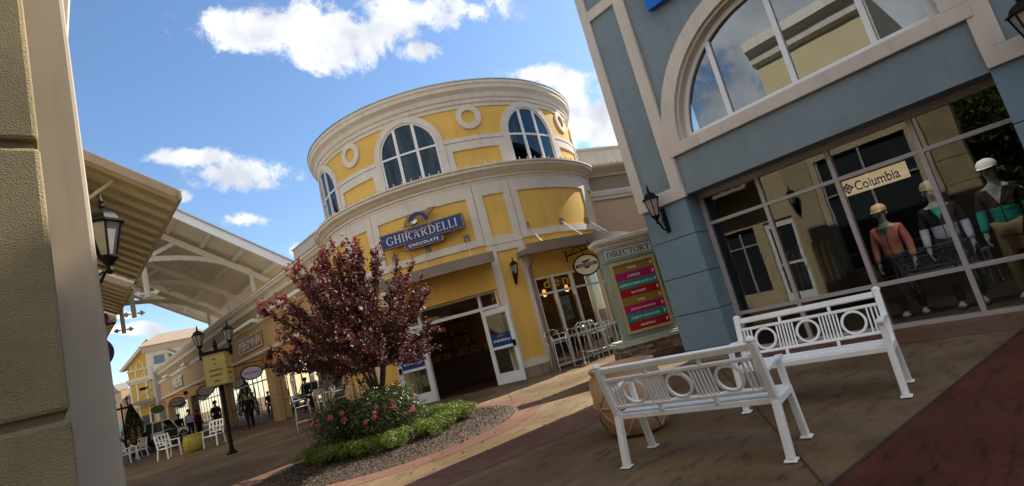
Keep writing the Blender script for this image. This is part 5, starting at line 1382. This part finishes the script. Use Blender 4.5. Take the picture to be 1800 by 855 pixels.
a0 = armchair('white slatted armchair left of the mustard pot, in front of the small car', (3.52, 25.6, 0), .5)
dup(a0, (4.92, 24.75, 0), -.75, 'white slatted armchair right of the mustard pot, by the lamp post')
dup(a0, (2.75, 31.5, 0), .9, 'white slatted armchair farthest left, beside the grey corner wall')
dup(a0, (3.35, 33.4, 0), -1.2, 'white slatted armchair behind the leftmost chairs, half hidden', scale=.95)

# ------------------------------------------------------------------ small white off-roader on a dark platform
cn_ = Vector((.30, -.954, 0)); CP = Vector((5.05, 36.5, 0))
t = thing('display_platform', 'low dark display platform under the small white off-roader', 'platform', CP, face(cn_))
MB().box(-1.5, 1.45, -.85, .85, 0, .22).build('deck', M('platform_dark', (.035, .04, .05), .7, .2, 3), t, True, bevel=.02)
t = thing('off_roader', 'small white two-door off-roader with a spare wheel, on a dark platform', 'car', CP+Vector((0, 0, .22)), face(cn_))
CARW = M('car_white', (.74, .75, .78), .3, .04, 2); CARD = M('car_dark', (.02, .022, .03), .35, .1, 4); CARG = M('car_glass', (.03, .04, .045), .08, .2, 2)
side = [(-.92, .30), (-.94, .72), (.10, .72), (.34, .68), (.88, .62), (.92, .30), (.80, .30), (.74, .44), (.60, .52), (.46, .44), (.40, .26), (-.38, .26), (-.44, .44), (-.58, .52), (-.72, .44), (-.78, .30)]
bo = MB().prism(lmap, side, -.46, .46).build('body', CARW, t, True, bevel=.02)
b = MB()
for w_ in (-.42, .42):
    for a, c in (((-.92, .71), (-.86, 1.28)), ((-.40, .71), (-.38, 1.28)), ((.36, .70), (.02, 1.28)), ((-.88, 1.27), (.04, 1.27))): b.bar((a[0], w_, a[1]), (c[0], w_, c[1]), .05, .055, (0, 1, 0))
b.box(-.89, .05, -.44, .44, 1.27, 1.31); b.build('cabin_frame', CARW, t, True)
b = MB()
b.prism(lmap, [(-.88, .73), (-.84, 1.26), (-.40, 1.26), (-.42, .73)], -.40, .40); b.build('rear_window', CARG, t, True)
b = MB(); b.add([(.35, -.40, .72), (.35, .40, .72), (.03, .40, 1.26), (.03, -.40, 1.26)], [(0, 1, 2, 3)]); b.build('windscreen', CARG, t, True)
b = MB(); b.rect(lmap, -.36, .32, .3, .70, .455, .47); b.build('door', CARD, t, True)
b = MB(); b.box(-.3, .1, -.3, .3, .5, .95); b.build('seat', M('seat_green', (.03, .07, .02), .8, .2), t, True, bevel=.04)
b = MB(); b.box(.10, .90, -.465, .465, .665, .70); b.build('dark_trim', CARD, t, True, bevel=.015)
for a, c, z0, z1 in ((.92, .98, .34, .5), (-1.0, -.94, .32, .42)): MB().box(a, c, -.44, .44, z0, z1).build('bumper', CARD, t, True, bevel=.015)
for x in (-.58, .60):
    for s_ in (-1, 1):
        wv = MB(); wv.lathe([(.16, -.07), (.235, -.085), (.25, -.05), (.25, .05), (.235, .085), (.16, .07)], n=22); wv.v = [(x+p[0], s_*.42+p[2], .25+p[1]) for p in wv.v]
        w_ = wv.build('wheel', RUB, t, True, smooth=40)
        rv = MB(); rv.lathe([(.165, -.06), (.165, .06)], n=18)
        for k in range(5): rv.box(-.02, .02, .04, .16, -.075, .075, Matrix.Rotation(k*2*math.pi/5, 4, 'Z'))
        rv.v = [(x+p[0], s_*.42+p[2], .25+p[1]) for p in rv.v]; rv.build('rim', GAL, w_, True)
for s_ in (-1, 1):
    hl = MB(); hl.lathe([(.07, 0), (.07, .03), (.03, .045)], n=14); hl.v = [(.92+p[2], s_*.32+p[1], .56+p[0]) for p in hl.v]; hl.build('headlight', LAMPG, t, True)
wv = MB(); wv.lathe([(.10, -.07), (.235, -.08), (.25, 0), (.235, .08), (.10, .07)], n=22); wv.v = [(-1.03+p[2], p[0], .66+p[1]) for p in wv.v]; wv.build('spare_wheel', RUB, t, True, smooth=40)

# ------------------------------------------------------------------ people and shop dummies
def skin(name, V, Ed, rad, mat, parent, root=0, sub=2):
    me = bpy.data.meshes.new('tmp'); me.from_pydata(V, Ed, []); o = bpy.data.objects.new('tmp', me); COL.objects.link(o)
    md = o.modifiers.new('s', 'SKIN'); md.use_smooth_shade = True
    for i, d in enumerate(me.skin_vertices[0].data):
        r_ = rad[i]; d.radius = r_ if isinstance(r_, tuple) else (r_, r_); d.use_root = (i == root)
    ss = o.modifiers.new('u', 'SUBSURF'); ss.levels = sub; ss.render_levels = sub
    bpy.context.view_layer.update()
    m2 = bpy.data.meshes.new_from_object(o.evaluated_get(bpy.context.evaluated_depsgraph_get())); bpy.data.objects.remove(o); bpy.data.meshes.remove(me)
    m2.name = name; m2.materials.clear()
    if mat is None: return m2
    m2.shade_smooth(); return finish(name, m2, mat, parent)
def join(ms, name, mat, parent):
    bm = bmesh.new()
    for k in ms: bm.from_mesh(k)
    me = bpy.data.meshes.new(name); bm.to_mesh(me); bm.free(); me.shade_smooth(); return finish(name, me, mat, parent)
def joints(h=1.75, stride=(0, 0), arms=((.03, .0), (.03, .0)), lean=0.0, wid=1.0, turn=0):
    """stride: forward shift of each foot; arms: (forward of elbow, forward of hand)"""
    k = h/1.75; J = {}
    J['pel'] = (0, 0, .93); J['wai'] = (0, -lean*.3, 1.08); J['che'] = (0, -lean*.7, 1.27); J['shc'] = (0, -lean, 1.405); J['nek'] = (0, -lean-.005, 1.50)
    for s_, n in ((-1, 'l'), (1, 'r')):
        i = 0 if s_ < 0 else 1; st_ = stride[i]; a = arms[i]
        J['hip'+n] = (s_*.095*wid, 0, .90); J['kne'+n] = (s_*.105, -st_*.45-.03, .49); J['ank'+n] = (s_*.11, -st_, .09 if st_ >= 0 else .11)
        J['toe'+n] = (s_*.13, -st_-.13, .035 if st_ >= 0 else .03); J['hee'+n] = (s_*.108, -st_+.04, .045)
        J['sho'+n] = (s_*.168*wid, -lean, 1.385); J['elb'+n] = (s_*.228*wid, -a[0]-lean, 1.13); J['wri'+n] = (s_*.238*wid, -a[1]-lean*.8, .88); J['han'+n] = (s_*.236*wid, -a[1]-.02-lean*.8, .80)
    return {n: Vector(p)*k for n, p in J.items()}, k
def figure(t, J, k, mat_skin, shirt, trousers, shoe, hair=None, cap=None, fingers=False, sleeve=True, look=0):
    def make(names, edges, rad, name, mat, par, root):
        idx = {n: i for i, n in enumerate(names)}
        return skin(name, [J[n] for n in names], [(idx[a], idx[b]) for a, b in edges], [tuple(x*k for x in (r_ if isinstance(r_, tuple) else (r_, r_))) for r_ in rad], mat, par, idx[root])
    # body: one mesh, head to feet
    hd = J['nek']; fw_ = Vector((math.sin(look), -math.cos(look), 0))
    J['jaw'] = hd+Vector((0, 0, .075))*k+fw_*.018*k; J['fac'] = hd+Vector((0, 0, .135))*k+fw_*.022*k; J['for'] = hd+Vector((0, 0, .195))*k+fw_*.008*k; J['cro'] = hd+Vector((0, 0, .235))*k
    N_ = ['pel', 'wai', 'che', 'shc', 'nek', 'jaw', 'fac', 'for', 'cro']+[a+b for b in 'lr' for a in ('hip', 'kne', 'ank', 'toe', 'sho', 'elb', 'wri', 'han')]
    E_ = [('pel', 'wai'), ('wai', 'che'), ('che', 'shc'), ('shc', 'nek'), ('nek', 'jaw'), ('jaw', 'fac'), ('fac', 'for'), ('for', 'cro')]
    for s_ in 'lr': E_ += [('pel', 'hip'+s_), ('hip'+s_, 'kne'+s_), ('kne'+s_, 'ank'+s_), ('ank'+s_, 'toe'+s_), ('shc', 'sho'+s_), ('sho'+s_, 'elb'+s_), ('elb'+s_, 'wri'+s_), ('wri'+s_, 'han'+s_)]
    rr_ = dict(pel=(.13, .10), wai=(.12, .09), che=(.14, .10), shc=(.10, .08), nek=.052, jaw=(.060, .072), fac=(.074, .090), cro=(.045, .055), hip=.085, kne=.055, ank=.037, toe=.032, sho=.058, elb=.041, wri=.028, han=(.022, .036)); rr_['for'] = (.074, .088)
    rad = [rr_[n if n in rr_ else n[:3]] for n in N_]
    body = make(N_, E_, rad, 'tmp', None, None, 'pel')
    parts = [body]
    if fingers:
        for s_ in 'lr':
            h0, w0 = J['han'+s_], J['wri'+s_]; d = (h0-w0).normalized(); f_ = Vector((0, -1, 0)); sd = Vector((-1 if s_ == 'l' else 1, 0, 0))
            for q_, (o, ln) in enumerate(((-.028, .068), (-.010, .080), (.010, .076), (.027, .060))):
                a = h0+d*.02*k-f_*o*k; p1 = a+d*ln*.5*k-sd*.006*k; p2 = a+d*ln*k*.95-sd*.024*k
                parts.append(skin('tmp', [a-d*.02*k, a+d*.015*k, p1, p2], [(0, 1), (1, 2), (2, 3)], [.0095*k, .0095*k, .0088*k, .0070*k], None, None, 0, 1))
            a = h0-d*.03*k+f_*.03*k; parts.append(skin('tmp', [a-f_*.012*k, a+d*.02*k+f_*.015*k, a+d*.055*k+f_*.022*k-sd*.012*k], [(0, 1), (1, 2)], [.011*k, .0105*k, .008*k], None, None, 0, 1))
    fc_ = J['fac']; sdv = Vector((fw_.y, -fw_.x, 0))
    nose = MB(); nose.tube([fc_+fw_*.080*k+Vector((0, 0, .035*k)), fc_+fw_*.108*k+Vector((0, 0, -.012*k)), fc_+fw_*.085*k+Vector((0, 0, -.022*k))], [.009*k, .016*k, .011*k], 6)
    for s_ in (-1, 1): nose.tube([fc_+sdv*s_*.078*k+Vector((0, 0, .03*k)), fc_+sdv*s_*.092*k-fw_*.012*k, fc_+sdv*s_*.078*k-Vector((0, 0, .035*k))], [.008*k, .016*k, .008*k], 5)
    nm = bpy.data.meshes.new('tmp'); nm.from_pydata(nose.v, [], nose.f); parts.append(nm)
    join(parts, 'figure', mat_skin, t)
    ey = MB()
    for s_ in (-1, 1):
        for cz, r_ in ((.032, .009),): ey.lathe([(.001, -r_*k*.6), (r_*k*1.3, 0), (.001, r_*k*.6)], tuple(fc_+fw_*.083*k+sdv*s_*.031*k+Vector((0, 0, cz*k))), 8)
    ey.bar(fc_+fw_*.089*k-sdv*.022*k-Vector((0, 0, .046*k)), fc_+fw_*.089*k+sdv*.022*k-Vector((0, 0, .046*k)), .006*k, .007*k); ey.build('face_features', M('feature_dark', (.04, .03, .03), .5, .1), t, True)
    # clothes follow the body, a little wider
    J['col'] = J['shc'].lerp(J['nek'], .78)
    names = ['wai0', 'wai', 'che', 'shc', 'col']+[a+b for b in 'lr' for a in ('sho', 'elb')]+(['wri'+b for b in 'lr'] if sleeve else [])
    J['wai0'] = J['pel']+Vector((0, 0, -.085))*k
    E2 = [('wai0', 'wai'), ('wai', 'che'), ('che', 'shc'), ('shc', 'col')]
    for s_ in 'lr':
        E2 += [('shc', 'sho'+s_), ('sho'+s_, 'elb'+s_)]
        if sleeve: E2.append(('elb'+s_, 'wri'+s_))
    r2_ = dict(wai0=(.158, .125), wai=(.150, .118), che=(.160, .122), shc=(.112, .095), col=(.072, .072), sho=.072, elb=.060, wri=.045)
    make(names, E2, [r2_[n if n in r2_ else n[:3]] for n in names], 'jacket' if sleeve else 'shirt', shirt, t, 'che')
    names = ['pel']+[a+b for b in 'lr' for a in ('hip', 'kne', 'ank')]; E3 = []
    for s_ in 'lr': E3 += [('pel', 'hip'+s_), ('hip'+s_, 'kne'+s_), ('kne'+s_, 'ank'+s_)]
    r3_ = dict(pel=(.145, .115), hip=.105, kne=.075, ank=.062)
    make(names, E3, [r3_[n if n in r3_ else n[:3]] for n in names], 'trousers', trousers, t, 'pel')
    for s_ in 'lr':
        skin('shoe', [J['hee'+s_], J['ank'+s_]*.5+J['toe'+s_]*.5-Vector((0, 0, .015*k)), J['toe'+s_]+Vector((0, 0, .004))], [(0, 1), (1, 2)], [.045*k, .046*k, .036*k], shoe, t, 0, 2)
    c = J['for']
    if hair: MB().lathe([(.098*k, -.075*k), (.106*k, -.01*k), (.098*k, .035*k), (.06*k, .075*k), (.005, .088*k)], tuple(c-fw_*.02*k+Vector((0, 0, .012*k))), 16, 1.05).build('hair', hair, t, True, smooth=60)
    if cap:
        cp = MB(); cp.lathe([(.104*k, -.03*k), (.106*k, .0), (.10*k, .04*k), (.07*k, .078*k), (.02*k, .095*k), (.004, .098*k)], tuple(c+Vector((0, 0, .012*k))), 18, 1.08)
        ang = math.atan2(fw_.y, fw_.x)
        rim = [(.1*k*math.cos(a), .1*k*math.sin(a)) for a in np.linspace(-1.05, 1.05, 9)]; tipp = [(.095*k+.085*k*math.cos(a*.9), .085*k*math.sin(a*1.1)) for a in np.linspace(-1.05, 1.05, 9)]
        mp = lambda x, y, w: c+Vector((x*math.cos(ang)-y*math.sin(ang), x*math.sin(ang)+y*math.cos(ang), -.012*k-.18*(x-.09*k)+w))
        cp.strip(mp, rim, tipp, -.003, .003); cp.build('cap', cap, t, True, smooth=50)
SK1 = M('skin_brown', (.13, .07, .045), .6, .08, 9); SK2 = M('skin_tan', (.32, .19, .13), .6, .08, 9)
CL_BLK = M('cloth_black', (.012, .012, .014), .85, .25, 12, .3, 30, spec=.05); CL_NAV = M('cloth_navy', (.015, .018, .03), .85, .25, 12, .3, 30, spec=.05); CL_WHT = M('cloth_pale_blue', (.50, .54, .66), .8, .08, 12, .3, 30)
CL_RED = M('cloth_maroon', (.06, .015, .018), .85, .2, 12, .3, 30, spec=.05); HAIR = M('hair_black', (.010, .009, .008), .6, .2, 30); SHO = M('shoe_dark', (.02, .02, .02), .5, .2, 9)
def person(label, loc, rz, h, kw, **fkw):
    t = thing('person', label, 'person', loc, rz, 'people on the walkway'); J, k = joints(h, **kw); figure(t, J, k, **fkw); return t
person('person in a black hooded top and black trousers walking by the tan column', (7.45, 29.2, 0), math.pi*.93, 1.76, dict(stride=(.24, -.22), arms=((.05, .12), (-.02, -.02))), mat_skin=SK1, shirt=CL_BLK, trousers=CL_BLK, shoe=SHO, hair=HAIR)
person('person in black standing behind the lamp post and the right armchair', (7.05, 34.0, 0), math.pi*1.05, 1.80, dict(stride=(.03, -.03)), mat_skin=SK1, shirt=CL_NAV, trousers=CL_BLK, shoe=SHO, hair=HAIR, sleeve=False)
person('person in a pale blue shirt standing beside the small white car', (6.45, 38.0, 0), .2, 1.74, dict(arms=((.02, .10), (.05, .14))), mat_skin=SK1, shirt=CL_WHT, trousers=CL_NAV, shoe=SHO, hair=HAIR, sleeve=False)
person('person in a dark top left of the pale blue shirt', (5.95, 38.3, 0), -.3, 1.62, dict(arms=((.04, .15), (.02, .10))), mat_skin=SK1, shirt=CL_BLK, trousers=CL_NAV, shoe=SHO, hair=HAIR)
person('person in a dark maroon top right of the pale blue shirt', (6.85, 37.9, 0), .8, 1.60, dict(arms=((.02, .06), (.05, .14))), mat_skin=SK1, shirt=CL_RED, trousers=CL_BLK, shoe=SHO, hair=HAIR)
person('dark figure behind the glass of the tan shop row, beside the plum tree', (9.35, 29.0-1.5, 0), 1.2, 1.74, dict(), mat_skin=SK1, shirt=CL_BLK, trousers=CL_BLK, shoe=SHO, hair=HAIR)
DUM = M('dummy_white', (.30, .345, .36), .5, .05, 5); KHA = M('cloth_khaki', (.22, .185, .12), .85, .12, 12, .3, 30)
def dummy(label, loc, rz, h, kw, **fkw):
    t = thing('shop_dummy', label, 'mannequin', loc, rz, 'dressed dummies behind the shop glass'); J, k = joints(h, **kw); figure(t, J, k, mat_skin=DUM, fingers=True, **fkw); return t
WSH = M('shoe_white', (.6, .6, .6), .5, .08, 9)
dummy('dummy in a coral floral jacket, teal top and tan cap', (10.15, 2.22, .03), -math.pi/2-.1, 1.80, dict(arms=((.0, .05), (.0, .05)), stride=(.05, -.02)), shirt=zsplit('jacket_coral', [(1.12, (.50, .24, .17)), (9, (.48, .17, .16))], vee=(1.30, .42, (.01, .16, .17))), trousers=CL_BLK, shoe=WSH, cap=M('cap_tan', (.55, .40, .24), .8, .1, 9))
dummy('dummy in a black and pale blue jacket with an olive cap', (10.2, 1.52, .03), -math.pi/2+.05, 1.92, dict(arms=((.02, .10), (.0, .06)), stride=(.04, -.03)), shirt=zsplit('jacket_blue_black', [(1.27, (.42, .48, .68)), (9, (.015, .016, .02))], vee=(1.36, .38, (.05, .36, .38))), trousers=CL_NAV, shoe=WSH, cap=M('cap_olive', (.20, .16, .10), .8, .1, 9))
dummy('dummy in a black and teal jacket with a white cap', (10.1, .80, .03), -math.pi/2-.15, 1.97, dict(arms=((.02, .10), (.0, .06)), stride=(.03, -.02)), shirt=zsplit('jacket_teal_black', [(1.32, (.01, .30, .29)), (9, (.03, .022, .022))], vee=(1.36, .38, (.42, .44, .50))), trousers=KHA, shoe=WSH, cap=M('cap_white', (.62, .64, .70), .8, .05, 9))
# clothes rail further inside
t = thing('clothes_rack', 'dark clothes rail hung with garments deep inside the blue shop', 'clothes rail', (11.3, 4.0, .03))
b = MB(); b.tube([(0, -.7, 0), (0, -.7, 1.6), (0, .7, 1.6), (0, .7, 0)], .018, 6); b.build('rail', BLK, t, True)
for i in range(12):
    y = -.6+i*.108; c = rnd.choice([(.16, .03, .03), (.05, .05, .08), (.2, .12, .04), (.12, .02, .05), (.06, .10, .10)])
    MB().prism(lambda x, z, w, y=y: Vector((x, y+w, z)), [(-.22, .75), (-.2, 1.42), (-.05, 1.52), (.05, 1.52), (.2, 1.42), (.22, .75)], -.03, .03).build('garment', M('garment_%d' % (i % 5), c, .85, .25, 8), t, True, bevel=.01)

# ------------------------------------------------------------------ far plants and the trees behind the viewpoint
def leaf_tree(label, loc, h, r_, seed, mat, n, size, cone=False, group=None, name='shade_tree', bare=.35):
    t = thing(name, label, 'tree', loc, 0, group); rs = np.random.RandomState(seed); w = MB()
    w.tube([(0, 0, 0), (.03*h, .01*h, h*.3), (0, .02*h, h*.62)], [.028*h, .022*h, .008*h], 8)
    if cone:
        u = rs.rand(n)**.8; a = rs.rand(n)*6.28; z = .06*h+u*h*.94; rad = r_*(1-u)**.8*(.72+.36*rs.rand(n))*(1+.18*np.sin(a*5+z*4)); p = np.stack([rad*np.cos(a), rad*np.sin(a), z], 1)
    else:
        k = 34; c = rs.normal(size=(k, 3)); c /= np.linalg.norm(c, axis=1)[:, None]; c = c*np.array([r_, r_, h*(1-bare)*.5])*(.35+.6*rs.rand(k, 1))+[0, 0, h*(bare+(1-bare)*.5)]
        i = rs.randint(k, size=n); d = rs.normal(size=(n, 3)); d /= np.linalg.norm(d, axis=1)[:, None]; p = c[i]+d*(rs.rand(n, 1)**.4)*r_*.34
        for j in range(0, k, 2): w.tube([(0, .01*h, h*.35), tuple(c[j]*.5+np.array([0, 0, h*.22])), tuple(c[j])], [.012*h, .007*h, .002*h], 5, False)
    nn = rs.normal(size=(n, 3)); nn /= np.linalg.norm(nn, axis=1)[:, None]; v, f = leaves(p, nn, size, rs)
    w.build('trunk', BARK, t, True, smooth=60); npmesh('crown', v, f, mat, t); return t
EVG = leafmat('evergreen_leaf', (.010, .020, .007), (.03, .05, .012), (.06, .07, .02), .15, .6)
leaf_tree('dark cone-shaped evergreen near the distant lamp post', (4.95, 50.5, 0), 3.3, .95, 5, EVG, 6000, .13, True, name='cone_evergreen')
BGR = leafmat('backdrop_leaf', (.02, .035, .008), (.06, .08, .015), (.14, .12, .02), .3, .5)
for i, (x, y, h) in enumerate(((-7.2, .2, 7), (-10.5, 3.2, 9), (-9.0, -3.2, 8), (-14.5, 1.0, 10), (-13.5, 6.5, 9), (-4.0, -5.5, 7))):
    leaf_tree(('leafy shade tree nearest behind the viewpoint', 'leafy shade tree behind the corner building', 'leafy shade tree left of the nearest one behind the viewpoint', 'tallest leafy shade tree, farthest behind the viewpoint', 'leafy shade tree at the back of the corner building', 'smallest leafy shade tree, on the red paving behind the viewpoint')[i], (x, y, 0), h, h*.36, 20+i, BGR, 15000, .20, False, 'shade trees behind the viewpoint', bare=.22)

rs = np.random.RandomState(77); n = 42000
x = -30+6*rs.random(n); y = -42+80*rs.random(n); z = 11*rs.random(n)*(.75+.25*np.sin(y*.9)+.12*np.sin(y*2.7))
nn = rs.normal(size=(n, 3)); nn /= np.linalg.norm(nn, axis=1)[:, None]
v, f = leaves(np.stack([x, y, z], 1), nn, .75, rs)
struct(npmesh('distant_wood', v, f, BGR), 'stuff')
# unseen ceiling spots added to brighten the dummies in the window display
for i, (y, lab) in enumerate(((2.15, 'added ceiling spotlight over the coral jacket inside the blue shop'), (1.45, 'added ceiling spotlight over the pale blue jacket inside the blue shop'), (.75, 'added ceiling spotlight over the teal jacket inside the blue shop'))):
    t = thing('added_spotlight', lab, 'spotlight', (9.62, y, 3.19), 0, 'added ceiling spotlights over the window display')
    MB().lathe([(.05, 0), (.05, -.03), (.035, -.035), (.035, -.12), (.05, -.15), (.045, -.15), (.03, -.125)], n=14).build('housing', BLK, t, True)
    MB().lathe([(.03, -.128), (.03, -.132)], n=12).build('glow_lens', lit('added_spot_glow', (1, .85, .65), 3), t, True)
    L_ = bpy.data.lights.new('added_spot_bulb', 'SPOT'); L_.energy = 20; L_.color = (1, .88, .72); L_.spot_size = R(75); L_.spot_blend = .6; L_.shadow_soft_size = .04
    o = bpy.data.objects.new('added_spot_bulb', L_); COL.objects.link(o); o.parent = t; o.location = (0, 0, -.17)
    o.rotation_euler = Vector((.52, .05, -1.5)).to_track_quat('-Z', 'Y').to_euler()

rs = np.random.RandomState(9); n = 260; a = rs.rand(n)*6.283; q = 2.2+np.abs(rs.normal(size=n))*1.5
x, y = ICX+q*np.cos(a), ICY+q*np.sin(a); ok = (x < 8.4) & (y > -1)
nn = rs.normal(size=(n, 3))*.25+[0, 0, 1]; nn /= np.linalg.norm(nn, axis=1)[:, None]
v, f = leaves(np.stack([x, y, np.full(n, .018)], 1)[ok], nn[ok], .05, rs, .5, .3)
struct(npmesh('fallen_leaves', v, f, leafmat('fallen_leaf', (.05, .018, .014), (.14, .06, .03), (.22, .14, .06), .1, .8)), 'stuff')
